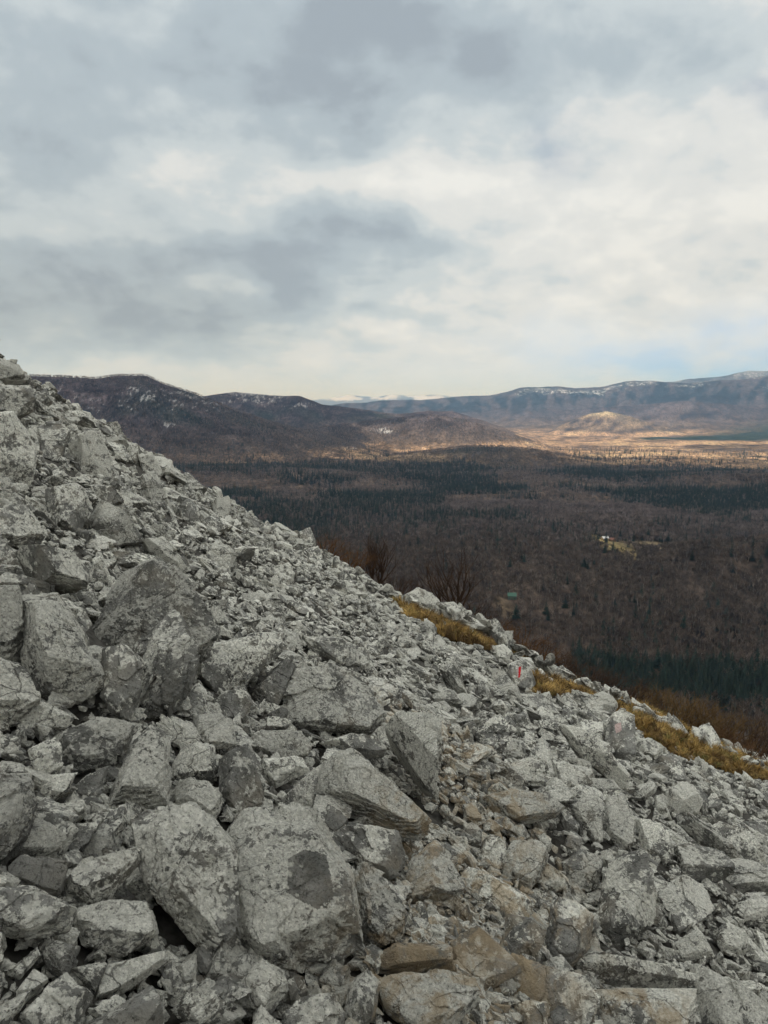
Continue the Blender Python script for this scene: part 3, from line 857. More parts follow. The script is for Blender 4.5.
 ("pale round-topped outcrop rock beside the dark vertical crack", [(37,427),(57,420),(70,436),(60,470),(40,460)], {}),
 ("dark jutting rock near the very top of the slope", [(27,398),(47,388),(52,403),(40,412),(30,410)], {}),
 ("craggy summit rock at the top of the slope against the sky", [(-30,362),(8,360),(20,370),(29,383),(-5,388),(-30,388)], {}),
 ("brown shaded rock under the summit rock", [(-30,390),(30,387),(37,407),(10,419),(-30,415)], {}),
 ("square lichened outcrop block below the round-topped outcrop", [(46,490),(80,484),(92,507),(80,535),(50,530)], {}),
 ("flat ledge rock downhill of the square outcrop block", [(93,487),(113,488),(125,503),(100,508)], {}),
 ("long humped outcrop under the flat ledge rock", [(90,527),(103,500),(133,525),(142,543),(110,549)], {}),
 ("smooth dark triangular outcrop face at the photo's edge", [(-30,510),(20,506),(42,540),(20,549),(-30,546)], {}),
 ("craggy outcrop between the dark crack and the crest", [(70,440),(90,432),(112,455),(100,480),(74,474)], {}),
 ("pale crest outcrop with a dark notch below it", [(83,432),(96,428),(107,438),(98,448),(86,445)], {}),
 ("knob with a round cap on the crest left of the wooded mountain foot", [(128,446),(137,442),(141,452),(136,462),(127,458)], {}),
 ("angular crest rock below the round-capped knob", [(139,452),(152,449),(160,462),(152,474),(140,468)], {}),
 ("upright leaning rock below the flat ledge rock", [(140,478),(155,470),(166,490),(158,508),(143,500)], {}),
 ("protruding crest rock with a flat shadowed side", [(214,500),(228,496),(232,506),(222,516),(212,512)], {}),
 ("tall block with lichen face uphill of the small flat stones", [(220,790),(220,760),(247,743),(260,763),(263,803),(233,817)], {}),
 ("dark square-edged rock with a broken corner behind the mottled boulder", [(175,783),(207,785),(223,803),(213,823),(177,807)], {}),
 ("rugged rock above the dark square-edged rock", [(168,772),(180,750),(213,743),(215,780),(177,783)], {}),
 ("pale angular rock below the wedge boulder", [(197,720),(217,710),(233,727),(237,747),(200,753)], {}),
 ("rounded oblong rock beside the pale angular rock", [(213,700),(240,687),(257,700),(243,720),(220,720)], {}),
 ("small white stone above the tall lichen-faced block", [(213,743),(233,733),(237,750),(220,756)], {}),
 ("dark leaning rock in the shade of the large leaning slab", [(280,800),(313,770),(323,763),(310,813),(283,810)], {}),
 ("smooth chamfer-edged block in the bottom corner", [(18,1020),(67,972),(92,997),(70,1035),(30,1045)], {}),
 ("flat brown stone beside the chamfer-edged smooth block", [(72,970),(110,960),(95,995)], {}),
 ("pale mottled slab with torn edge near the bottom", [(97,967),(113,963),(167,937),(173,960),(127,990),(97,1000)], {}),
 ("large pale rough rock at the bottom under the torn-edged slab", [(90,1024),(150,988),(163,1024),(140,1050),(95,1050)], {}),
 ("rounded shaded stone uphill of the flat brown stone", [(40,953),(53,940),(80,947),(67,977),(47,970)], {}),
 ("narrow pale stone beside the rounded shaded stone", [(7,973),(37,947),(42,953),(20,980)], {}),
 ("angular grey rock with lichen rim at the bottom", [(175,1013),(180,1000),(220,990),(225,1017),(200,1035)], {}),
 ("dark upright stone under the broad mottled boulder", [(177,967),(197,953),(195,983),(180,987)], {}),
 ("dull round stone in the bottom corner beside the chamfer-edged block", [(17,993),(33,970),(50,980),(20,1007)], {}),
 ("pale stump of rock above the thin bench slab", [(543,962),(560,956),(575,970),(560,978),(545,976)], {}),
 ("slanted grey rock uphill of the tall flat slab", [(560,862),(580,850),(603,862),(598,890),(570,890)], {}),
 ("rough bank of rock above the flat-topped grey rock", [(700,868),(735,862),(790,880),(790,893),(730,896)], {}),
 ("pale-veined slab running down beside the striped upright rock", [(672,820),(690,815),(730,845),(745,862),(725,862),(695,840)], {}),
 ("long rock with pale spine near the crest's end", [(700,830),(720,822),(768,840),(790,870),(740,865)], {}),
]

hero_far = []
hero_poly = []          # for keeping loose stones off them
NAMES = ['boulder', 'rock', 'stone']
rock_list = []          # (label, px size, centre px)


def in_poly(px, py, poly):
    x, y = poly[:, 0], poly[:, 1]; x2, y2 = np.roll(x, -1), np.roll(y, -1)
    ins = np.zeros(px.shape, bool)
    for a, b, c, d in zip(x, y, x2, y2):
        cond = (b > py) != (d > py)
        ins ^= cond & (px < (c - a) * (py - b) / (d - b + 1e-9) + a)
    return ins


SLOPE_N = np.array([0.46, 0.17, 0.87]); SLOPE_N /= np.linalg.norm(SLOPE_N)


def build_hero(k, label, poly, opt):
    rng = np.random.default_rng(1000 + k)
    P = np.array(poly, float)
    cpx = P.mean(0); ymin, ymax = P[:, 1].min(), P[:, 1].max()
    foot = (cpx[0], 0.45 * cpx[1] + 0.55 * ymax)
    hp = hit_scree(*foot)
    dist = np.linalg.norm(hp)
    if label.find('crest') >= 0 or label.find('summit') >= 0 : dist = min(dist, 22.5)
    spx = math.sqrt(max((P[:, 0].max() - P[:, 0].min()) * (ymax - ymin), 30))
    rad = spx / FPX * dist / 2
    dist = dist - rad * opt.get('fwd', 0) * 8 - 0.35 * rad
    c = ray(*cpx) * dist
    tocam = -ray(*cpx)
    n = 0.45 * SLOPE_N + 0.85 * tocam + rng.normal(size=3) * 0.10; n /= np.linalg.norm(n)
    rays = ray(P[:, 0], P[:, 1])
    t = (c @ n) / (rays @ n)
    t = np.clip(t, dist - 1.6 * rad, dist + 1.6 * rad)
    ring = rays * t[:, None]
    cc = ring.mean(0)
    grow = 1.11
    ring = cc + (ring - cc) * grow
    if 'crest' in label:                     # bedded into the ground of the ridge
        low = P[:, 1] > cpx[1]
        ring[low] += np.array([0.1, 0.1, -1.0]) * rad * 1.1
        cc = ring.mean(0)
    sh = rng.uniform(-0.22, 0.22, 2)
    bx = np.cross(n, [0, 0, 1.0]); bx /= np.linalg.norm(bx); by = np.cross(bx, n)
    th = rng.uniform(0.45, 0.75)
    N, D = [], []
    m = len(ring)
    area = sum(P[i, 0] * P[(i + 1) % m, 1] - P[(i + 1) % m, 0] * P[i, 1] for i in range(m))
    sgn = 1 if area > 0 else -1
    def add(nv, dd):
        N.append(nv / np.linalg.norm(nv)); D.append(max(dd, 0.03 * rad))
    def sup(nv): return ((ring - cc) @ nv).max()
    for i in range(m):                       # two walls through every outline edge: one tapering to the front, one to the back
        e0, e1 = ring[i] - cc, ring[(i + 1) % m] - cc
        o_ = np.cross(e1 - e0, n); o_ /= np.linalg.norm(o_) + 1e-9
        if o_ @ (e0 + e1) < 0: o_ = -o_
        o_ = o_ / np.linalg.norm(o_)
        for t_ in (rng.uniform(0.03, 0.5), -rng.uniform(0.1, 0.5)):
            nv = o_ * math.cos(t_) + n * math.sin(t_)
            add(nv, min(float(nv @ e0), float(nv @ e1)) if False else float(nv @ (e0 + e1)) / 2)
    add(n + (bx * rng.normal() + by * rng.normal()) * 0.16, rad * th)                    # main face
    upn = np.array([rng.normal() * .25, rng.normal() * .25, 1.0]); upn /= np.linalg.norm(upn)
    add(upn + 0.25 * n, rng.uniform(0.78, 0.98) * (sup(upn) + 0.25 * rad))                # weathered top
    for _ in range(3):                                                                    # broken corners
        nv = n * rng.uniform(0.4, 1.0) + bx * rng.normal() * 0.8 + by * rng.normal() * 0.6; nv /= np.linalg.norm(nv)
        add(nv, rng.uniform(0.78, 0.98) * (max(sup(nv), 0) * 0.8 + rad * th * 0.6 * max(nv @ n, 0)))
    add(-n, rad * opt.get('back', 1.0))
    N, D = np.array(N), np.array(D); q = cc
    hx = np.abs((ring - cc) @ np.stack([bx, by], 1)).max(0)
    pts = np.concatenate([ring, ring + n * rad * 0.7, ring - n * rad])
    sz = max(P[:, 0].max() - P[:, 0].min(), ymax - ymin)
    sub = 7 if sz > 105 else 6 if sz > 34 else 5
    # axes for an even mesh
    half = np.array([np.abs((pts - q)[:, i]).max() for i in range(3)])
    v, f = make_rock(q, N, D, sub, rng, half, rough=0.9, pw=110)
    col = np.zeros((len(v), 3), np.float32)
    vp = v + q
    if 'bare' in opt:
        ppx, ppy, _ = project(vp)
        b = in_poly(ppx + 4 * fbm(vp * 12, 2, 3), ppy + 4 * fbm(vp * 12, 2, 4), np.array(opt['bare'], float)) & (((vp - cc) @ n) > 0)
        col[:, 0] = b
    name = 'boulder' if rad > 0.28 else 'rock'
    if 'slab' in label: name = 'rock_slab'
    me = np_mesh(name, v, f, (M_ROCK,), True, col)
    me.set_sharp_from_angle(angle=R(24))
    o = link(name, me, loc=q)
    tag(o, label, 'boulder' if name == 'boulder' else 'rock', 'lichened limestone rocks of the scree')
    if 'mark' in opt:
        ppx, ppy, _ = project(vp)
        mk = PAINT[opt['mark']]
        e = f.reshape(-1)
        nrm = np.cross(vp[f[:, 1]] - vp[f[:, 0]], vp[f[:, 2]] - vp[f[:, 0]])
        facing = (nrm * vp[f[:, 0]]).sum(1) < 0
        for nm, plist, mat, lift, lab in mk:
            ins = in_poly(ppx, ppy, np.array(plist, float))
            fs = f[(ins[f].all(1)) & facing]
            if len(fs) == 0: continue
            u, inv = np.unique(fs, return_inverse=True)
            pm = np_mesh(nm, v[u] * (1 + lift), inv.reshape(-1, 3), (mat,), True)
            po = link(nm, pm, o); po['label'] = lab
    hero_poly.append(P); hero_far.append(project(cc)[2] + 0.35 * rad)
    rock_list.append((label, spx, cpx, dist))


PAINT = {'red': [('paint_border', [(516.9, 667), (519.0, 667), (518.6, 680), (516.9, 679.5)], paint_mat('white_paint', (0.42, 0.38, 0.36)), 0.004, 'worn white painted edge of the trail mark'),
                 ('trail_mark', [(518.6, 666.5), (521.4, 666.3), (520.6, 675), (519.6, 678.5), (517.9, 678)], paint_mat('red_paint', (0.55, 0.012, 0.02)), 0.009, 'bright red upright painted stripe')],
         'pink': [('trail_mark', [(614, 724), (621, 722), (622, 731), (616, 734)], paint_mat('pink_paint', (0.52, 0.40, 0.37)), 0.006, 'faded pink painted blot')]}
for k, (lab, poly, opt) in enumerate(HERO):
    build_hero(k, lab, poly, opt)


# ------------------------------------------------------------------ loose stones: prototypes, individuals, rubble
def proto(k, sub, el):
    rng = np.random.default_rng(500 + k)
    N, D = random_planes(rng, el, 12)
    v, f = make_rock(np.zeros(3), N, D, sub, rng, el, rough=0.95, pw=60)
    v = v / np.abs(v).max()
    me = np_mesh('stone', v, f, (M_RUB,), True, np.zeros((len(v), 3), np.float32))
    me.set_sharp_from_angle(angle=R(26))
    return me


PR_EL = []
rg = np.random.default_rng(77)
for k in range(30):
    PR_EL.append(np.array([1.0, rg.uniform(0.55, 0.92), rg.uniform(0.28, 0.62)]))
PROTO_HI = [proto(k, 6 if k < 12 else 5, PR_EL[k]) for k in range(18)]
PROTO_LO = [proto(k, 4, PR_EL[k]) for k in range(18, 30)]

GRASS_POLY = [np.array(p, float) for p in (
    [(394, 600), (410, 606), (440, 612), (470, 622), (487, 634), (508, 642), (526, 655), (528, 664), (510, 655), (490, 648), (468, 646), (440, 636), (425, 622), (405, 615)],
    [(546, 664), (566, 668), (590, 680), (615, 686), (640, 706), (672, 724), (700, 738), (735, 752), (775, 768), (775, 788), (730, 774), (700, 766), (664, 752), (642, 736), (618, 712), (600, 706), (578, 700), (556, 690)],
    [(525, 680), (540, 676), (560, 690), (556, 700), (535, 694)])]


def rand_rot(rng):
    # most stones lie flattish on the slope, some stand on edge
    q = Matrix.Rotation(math.atan2(0.535, 1.0), 3, 'Y') @ Matrix.Rotation(-0.18, 3, 'X')
    tilt = abs(rng.normal(0, 0.55))
    ax = Vector((rng.normal(), rng.normal(), 0)).normalized()
    m = q @ Matrix.Rotation(tilt, 3, ax) @ Matrix.Rotation(rng.uniform(0, 6.283), 3, 'Z')
    return m.to_euler()


def scatter_candidates():
    out = []
    layers = [  # number, size lo, size hi (half length), y range, sink
        (420, 0.20, 0.44, (1.6, 28), 0.15), (3300, 0.11, 0.24, (1.6, 28), 0.3), (9500, 0.065, 0.13, (1.5, 26), 0.35), (16000, 0.035, 0.075, (1.5, 24), 0.45), (9000, 0.02, 0.04, (1.4, 10), 0.5)]
    for li, (n, lo, hi, yr, sink) in enumerate(layers):
        y = np.exp(RNG.uniform(0, 1, n) * math.log(yr[1] / yr[0])) * yr[0] if li in (3, 4) else np.sqrt(RNG.uniform(yr[0] ** 2, yr[1] ** 2, n))
        x = y * RNG.uniform(-0.62, 0.62, n)
        s = lo * (hi / lo) ** (RNG.uniform(0, 1, n) ** 1.4)
        if li == 0:
            s = s * np.clip(0.6 + y * 0.03 - 0.02 * x, 0.6, 1.25)
        z = scree_height(x, y) + s * RNG.uniform(-sink, 0.42, n)
        px, py, f = project(np.stack([x, y, z], -1))
        rpx = s / f * FPX
        ok = (px > -90) & (px < 860) & (py < 1110)
        # small stones: the middle band of fine scree and the gaps
        for hi, P in enumerate(hero_poly):
            c = P.mean(0); k = 0.93 + 0.16 * rpx / np.maximum(np.hypot(*(P - c).std(0)), 4)
            gx_, gy_ = c[0] + (px - c[0]) / k, c[1] + (py - c[1]) / k
            near = (np.abs(px - c[0]) < 150) & (np.abs(py - c[1]) < 150)
            ok &= ~(near & (f < hero_far[hi]) & in_poly(gx_, gy_, P))
        for P in GRASS_POLY:
            ok &= ~(in_poly(px, py, P) & (RNG.uniform(0, 1, n) < (0.985 if li < 2 else 0.9)))
        # the fine scree chute in the upper middle holds no large blocks
        if li >= 3: ok &= (RNG.uniform(0, 1, n) < np.clip(y / 7, 0.3, 1)) | ((px > 400) & (px < 520))
        if li == 0:
            ok &= ~((px > 190) & (px < 420) & (py > 560) & (py < 660))
        for i in np.flatnonzero(ok):
            out.append((x[i], y[i], z[i], s[i], px[i], py[i], rpx[i]))
    # the same scree goes on to both sides and underfoot, beyond what the picture frames
    for n, lo, hi, sink in ((260, 0.16, 0.40, 0.15), (3600, 0.10, 0.22, 0.3), (11000, 0.06, 0.12, 0.35), (14000, 0.03, 0.07, 0.45)):
        y = RNG.uniform(-2.5, 15, n); x = RNG.uniform(-1, 1, n); x = x * (0.62 * np.clip(y, 0, None) + 4.0)
        s = lo * (hi / lo) ** (RNG.uniform(0, 1, n) ** 1.4)
        z = scree_height(x, y) + s * RNG.uniform(-sink, 0.3, n)
        px, py, f = project(np.stack([x, y, z], -1))
        rr_ = s * 1.3 / np.maximum(f, 0.3) * FPX
        outside = ((f < 0.4) | (px < -rr_ * .5) | (px > 768 + rr_ * .5) | (py > 1024 + rr_ * .6)) & ((np.abs(x) > 0.6 * y) | (y < 1.6))
        for i in np.flatnonzero(outside & (x * x + y * y + z * z > 1.2)):
            out.append((x[i], y[i], z[i], s[i], 2000.0, 2000.0, 20.0 if s[i] > .1 else 6.0))
    # the ridge of white stones that closes off the grass along the crest
    for k in range(130):
        u = RNG.uniform(0, 1)
        cx = np.interp(u, [0, .3, .5, .75, 1], [392, 470, 520, 600, 765]); cy_ = np.interp(cx, [392, 430, 470, 500, 530, 570, 600, 650, 700, 768], [600, 603, 616, 633, 653, 676, 688, 712, 735, 768]) + RNG.normal() * 3
        if 0.32 < u < 0.6 and RNG.random() < 0.5: continue
        q = ray(cx, cy_) * RNG.uniform(21.5, 24.0); sz = RNG.uniform(0.12, 0.36)
        out.append((q[0], q[1], q[2] - 0.25 * sz, sz, float(cx), float(cy_), sz / 22.5 * FPX))
    return out


cands = scatter_candidates()
order = sorted(range(len(cands)), key=lambda i: -cands[i][6])
inframe = [i for i in order if -5 < cands[i][4] < 773 and cands[i][5] < 1030]
chosen = inframe[: 298 - len(HERO)]
chosen_set = set(chosen)

used_labels = set(l for l, *_ in rock_list)
SHAPES = ['blocky', 'wedge-shaped', 'flat', 'angular', 'long', 'stubby', 'lopsided', 'sharp-edged', 'thick', 'rough', 'narrow', 'chunky', 'knobbly', 'slanting', 'squat', 'pitted', 'broken', 'uneven']
hero_c = np.array([r[2] for r in rock_list])


def short(label):
    for cut in (' beside ', ' below ', ' above ', ' with ', ' at ', ' under ', ' next ', ' in ', ' behind ', ' downhill ', ' uphill ', ' lying ', ' cut ', ' against ', ' leaning ', ' between ', ' sitting ', ' on ', ' near ', ' along ', ' where ', ' tucked ', ' squeezed ', ' sloping ', ' propped ', ' standing ', ' running ', ' supporting ', ' balanced ', ' surrounded ', ' over ', ' like ', ' of ', ', ', ' past ', ' half ', ' broken off ', ' across ', ' and '):
        i = label.find(cut)
        if i > 8: label = label[:i]
    return label


SHORT = [short(r[0]) for r in rock_list]
cnt = {}
for s_ in SHORT: cnt[s_] = cnt.get(s_, 0) + 1
for j, i in enumerate(chosen):
    x, y, z, s, px, py, rpx = cands[i]
    k = j % len(PROTO_HI)
    me = PROTO_HI[k]
    rng = np.random.default_rng(9000 + i)
    nm = 'rock' if s > 0.2 else 'stone'
    o = link(nm, me, loc=(x, y, z))
    o.rotation_euler = rand_rot(rng)
    o.scale = (s, s * rng.uniform(0.85, 1.1), s * rng.uniform(0.85, 1.15))
    d = np.hypot(hero_c[:, 0] - px, hero_c[:, 1] - py)
    size = 'large' if rpx > 26 else 'middling' if rpx > 17 else 'small'
    lab = None
    for h in np.argsort(d)[:14]:
        if cnt[SHORT[h]] > 1: continue
        ddx, ddy = px - hero_c[h][0], py - hero_c[h][1]
        rel = ('just downhill of' if ddx > 0 else 'just uphill of') if abs(ddx) > abs(ddy) else ('just in front of' if ddy > 0 else 'just behind')
        L = f"{size} {SHAPES[k]} grey {nm} {rel} the {SHORT[h]}"
        if L not in used_labels and len(L.split()) <= 16:
            lab = L; break
    lab = lab or f"{size} {SHAPES[k]} grey stone among the scree, {int(px)} across"
    used_labels.add(lab)
    tag(o, lab, 'rock', 'loose grey stones of the scree')


# geometry-node scatter for what nobody could count
def proto_collection(name, meshes):
    c = bpy.data.collections.new(name)           # not linked to the scene
    for i, me in enumerate(meshes):
        o = bpy.data.objects.new(f'{name}_{chr(97 + i // 26)}{chr(97 + i % 26)}', me)
        c.objects.link(o)
    return c


def scatter(name, pts, rot, scl, idx, coll):
    me = bpy.data.meshes.new(name)
    n = len(pts)
    me.vertices.add(n); me.vertices.foreach_set('co', np.asarray(pts, np.float32).ravel())
    for an, ty, arr in (('rot', 'FLOAT_VECTOR', rot), ('scl', 'FLOAT_VECTOR', scl)):
        a = me.attributes.new(an, ty, 'POINT'); a.data.foreach_set('vector', np.asarray(arr, np.float32).ravel())
    a = me.attributes.new('idx', 'INT', 'POINT'); a.data.foreach_set('value', np.asarray(idx, np.int32))
    o = link(name, me)
    ng = bpy.data.node_groups.new(name + '_scatter', 'GeometryNodeTree')
    ng.interface.new_socket('Geometry', in_out='INPUT', socket_type='NodeSocketGeometry')
    ng.interface.new_socket('Geometry', in_out='OUTPUT', socket_type='NodeSocketGeometry')
    N, L = ng.nodes, ng.links
    gi, go = N.new('NodeGroupInput'), N.new('NodeGroupOutput')
    ci = N.new('GeometryNodeCollectionInfo'); ci.inputs['Collection'].default_value = coll
    ci.inputs['Separate Children'].default_value = True; ci.inputs['Reset Children'].default_value = True
    ip = N.new('GeometryNodeInstanceOnPoints'); ip.inputs['Pick Instance'].default_value = True
    def att(nm, dt):
        q = N.new('GeometryNodeInputNamedAttribute'); q.data_type = dt; q.inputs['Name'].default_value = nm
        return q.outputs['Attribute']
    e2r = N.new('FunctionNodeEulerToRotation')
    L.new(att('rot', 'FLOAT_VECTOR'), e2r.inputs[0])
    L.new(gi.outputs[0], ip.inputs['Points']); L.new(ci.outputs[0], ip.inputs['Instance'])
    L.new(att('idx', 'INT'), ip.inputs['Instance Index']); L.new(e2r.outputs[0], ip.inputs['Rotation'])
    L.new(att('scl', 'FLOAT_VECTOR'), ip.inputs['Scale']); L.new(ip.outputs[0], go.inputs[0])
    md = o.modifiers.new('scatter', 'NODES'); md.node_group = ng
    return o


rest = [i for i in range(len(cands)) if i not in chosen_set]
pts, rot, scl, idx = [], [], [], []
for i in rest:
    x, y, z, s, px, py, rpx = cands[i]
    e = rand_rot(RNG)
    pts.append((x, y, z)); rot.append(tuple(e)); scl.append((s, s * RNG.uniform(0.8, 1.1), s * RNG.uniform(0.8, 1.2)))
    idx.append(RNG.integers(0, 18) if rpx > 7 else 18 + RNG.integers(0, 12))
rub = scatter('rubble', pts, rot, scl, idx, proto_collection('stone', PROTO_HI + PROTO_LO))
tag(rub, 'countless small grey stones filling the scree between the rocks', 'rubble', kind='stuff')
print('rocks', len(HERO), len(chosen), len(rest))


# ------------------------------------------------------------------ plants: shapes
def tri_soup(verts, faces, mats, midx=None, name='plant'):
    return np_mesh(name, np.array(verts), np.array(faces), mats, False, None, midx)


class Soup:
    def __init__(self): self.v, self.f, self.m = [], [], []
    def tri(self, a, b, c, m=0):
        k = len(self.v); self.v += [tuple(a), tuple(b), tuple(c)]; self.f.append((k, k + 1, k + 2)); self.m.append(m)
    def tube(self, a, b, r0, r1, n=3, m=0):
        a, b = Vector(a), Vector(b); d = (b - a)
        if d.length < 1e-6: return
        u = d.orthogonal().normalized(); v = d.normalized().cross(u)
        k = len(self.v)
        for p, r in ((a, r0), (b, r1)):
            for i in range(n):
                t = 2 * math.pi * i / n
                self.v.append(tuple(p + (u * math.cos(t) + v * math.sin(t)) * r))
        for i in range(n):
            j = (i + 1) % n
            self.f += [(k + i, k + j, k + n + j), (k + i, k + n + j, k + n + i)]; self.m += [m, m]
    def mesh(self, name, mats): return tri_soup(self.v, self.f, mats, self.m, name)


def conifer_parts(seed, detail=1.0):
    """unit-height spruce: trunk soup and drooping branch sprays"""
    rn = random.Random(seed); tr, cr = Soup(), Soup()
    tr.tube((0, 0, -0.03), (0, 0, 0.98), 0.017, 0.003, 5)
    wmax = rn.uniform(0.14, 0.19); nw = int(13 * detail)
    for i in range(nw):
        t = i / (nw - 1); z = 0.10 + 0.87 * t
        L = wmax * (1 - t) ** 0.85 * rn.uniform(0.8, 1.15) + 0.012
        nb = max(4, int(9 * (1 - 0.5 * t)))
        a0 = rn.uniform(0, 6.28)
        for b in range(nb):
            a = a0 + b / nb * 6.283 + rn.uniform(-.25, .25); l = L * rn.uniform(0.65, 1.15)
            if rn.random() < 0.08: continue
            c, s = math.cos(a), math.sin(a); dz = -l * rn.uniform(0.15, 0.5); wd = l * rn.uniform(0.28, 0.42)
            p0 = (0, 0, z + 0.02); tip = (c * l, s * l, z + dz)
            m1 = (c * l * .55 - s * wd, s * l * .55 + c * wd, z + dz * .65 - .012); m2 = (c * l * .55 + s * wd, s * l * .55 - c * wd, z + dz * .65 - .012)
            cr.tri(p0, m1, tip); cr.tri(p0, tip, m2)
    return tr, cr


def bare_soup(seed):
    """unit-height leafless broadleaf for the valley woods: trunk, limbs and sheaves of twigs"""
    rn = random.Random(seed); s = Soup()
    lean = (rn.uniform(-.05, .05), rn.uniform(-.05, .05))
    s.tube((0, 0, -0.03), (lean[0], lean[1], 0.62), 0.017, 0.008, 3, 1)
    sp = rn.uniform(0.20, 0.30)
    for i in range(9):
        z0 = rn.uniform(0.28, 0.6); a = rn.uniform(0, 6.28); r = sp * rn.uniform(.4, .9)
        e = (lean[0] + math.cos(a) * r, lean[1] + math.sin(a) * r, min(0.95, z0 + rn.uniform(.22, .42)))
        s.tube((lean[0] * z0, lean[1] * z0, z0), e, 0.008, 0.003, 3, 1)
        for j in range(9):
            t = rn.uniform(0.25, 1.0)
            b = Vector((lean[0] * z0 + (e[0] - lean[0] * z0) * t, lean[1] * z0 + (e[1] - lean[1] * z0) * t, z0 + (e[2] - z0) * t))
            d = Vector((math.cos(a) * .6 + rn.uniform(-.8, .8), math.sin(a) * .6 + rn.uniform(-.8, .8), rn.uniform(.3, 1.3))).normalized() * rn.uniform(.09, .2)
            tip = b + d
            if tip.z > 1: tip.z = 1
            w_ = d.orthogonal().normalized() * rn.uniform(.008, .018)
            w_.rotate(Euler((0, 0, rn.uniform(0, 6.28))))
            s.tri(b, tip + w_, tip - w_, 0)
    return s


def grow(soup, p, d, length, r, depth, rn, m=0, spread=0.5, up=0.15, kink=0.18, nseg=3):
    """recursive branch made of thin tubes"""
    p = Vector(p); d = Vector(d).normalized(); seg = length / nseg
    for i in range(nseg):
        d2 = (d + Vector((rn.uniform(-kink, kink), rn.uniform(-kink, kink), rn.uniform(-kink, kink) + up * 0.3))).normalized()
        q = p + d2 * seg; r2 = r * (0.86 if depth else 0.7)
        soup.tube(p, q, r, r2, 5 if r > 0.02 else 3, m)
        if depth > 0:
            for _ in range(2 if i else 1):
                if rn.random() < 0.85:
                    a = rn.uniform(0, 6.283); o_ = d2.orthogonal().normalized(); o_.rotate(Matrix.Rotation(a, 3, d2))
                    nd = (d2 + o_ * rn.uniform(spread * .6, spread * 1.5) + Vector((0, 0, up))).normalized()
                    grow(soup, q, nd, length * rn.uniform(.48, .72), r2 * 0.62, depth - 1, rn, m, spread, up, kink, nseg)
        p, d, r = q, d2, r2


# ------------------------------------------------------------------ the crest line as the camera sees it
CREST = np.array([(-60, 355), (0, 362), (50, 400), (100, 430), (150, 455), (200, 488), (250, 520), (300, 535), (350, 570), (400, 595), (450, 610), (500, 640), (550, 660), (600, 685), (650, 712), (700, 735), (768, 765), (830, 800)], float)


def above_crest(px, py, m=0.0):
    return py < np.interp(px, CREST[:, 0], CREST[:, 1]) - m


# ------------------------------------------------------------------ woods in the valley
CON_PARTS = [conifer_parts(s) for s in range(6)]
CON_MESH = []
for tr, cr in CON_PARTS:
    s = Soup(); s.v, s.f, s.m = list(tr.v), list(tr.f), [1] * len(tr.f)
    k = len(s.v); s.v += cr.v; s.f += [(a + k, b + k, c + k) for a, b, c in cr.f]; s.m += [0] * len(cr.f)
    CON_MESH.append(s.mesh('conifer', (M_CONIFER, M_CONIFER_BARK)))
M_TWIG_NEAR = plain('bare_crown_brown', (0.056, 0.042, 0.034), (0.140, 0.108, 0.088), 0.014, 0.95, 0.4)
M_BARK_NEAR = plain('bare_bark_brown', (0.10, 0.09, 0.08), (0.24, 0.22, 0.195), 0.1, 0.95, 0.45)
BARE_MESH = [bare_soup(s).mesh('bare_tree', (M_TWIG_NEAR, M_BARK_NEAR)) for s in range(7)] + [bare_soup(s).mesh('bare_tree', (M_TWIG_FAR, M_BARK_FAR)) for s in range(7)]


def sample_land(n, r0, r1, a0=-33, a1=33):
    r = np.sqrt(RNG.uniform(r0 * r0, r1 * r1, n)); a = np.radians(RNG.uniform(a0, a1, n))
    return r * np.sin(a), r * np.cos(a), r, a


# single spruces that show by themselves: pixel of the foot, height in pixels
SINGLE = [(516, 618, 12), (546, 615, 11), (605, 553, 7), (613, 551, 8), (606, 543, 9), (620, 539, 8), (648, 537, 7), (671, 547, 7), (584, 567, 8), (692, 561, 9), (752, 562, 10), (767, 556, 9), (524, 562, 7), (510, 567, 8), (565, 608, 9), (657, 668, 17), (548, 621, 9), (594, 565, 5), (668, 541, 6), (642, 541, 5)]
SGP = [ground_at(sx, sy) for sx, sy, _ in SINGLE]


def clear_of_houses(x, y):
    ok = np.ones(len(x), bool)
    for (hx, hy, s, sy, c) in CLEARINGS:
        ok &= np.hypot((x - hx) / s, (y - hy) / sy) > 1.1
    for h in HOUSES:
        u = h[:2] / np.hypot(h[0], h[1]); al = (h[0] - x) * u[0] + (h[1] - y) * u[1]; ac = np.abs((x - h[0]) * u[1] - (y - h[1]) * u[0])
        ok &= ~((al > -14) & (al < 95) & (ac < 10))
    for h in SGP:
        u = h[:2] / np.hypot(h[0], h[1]); al = (h[0] - x) * u[0] + (h[1] - y) * u[1]; ac = np.abs((x - h[0]) * u[1] - (y - h[1]) * u[0])
        ok &= ~((al > -6) & (al < 60) & (ac < 6))
    return ok


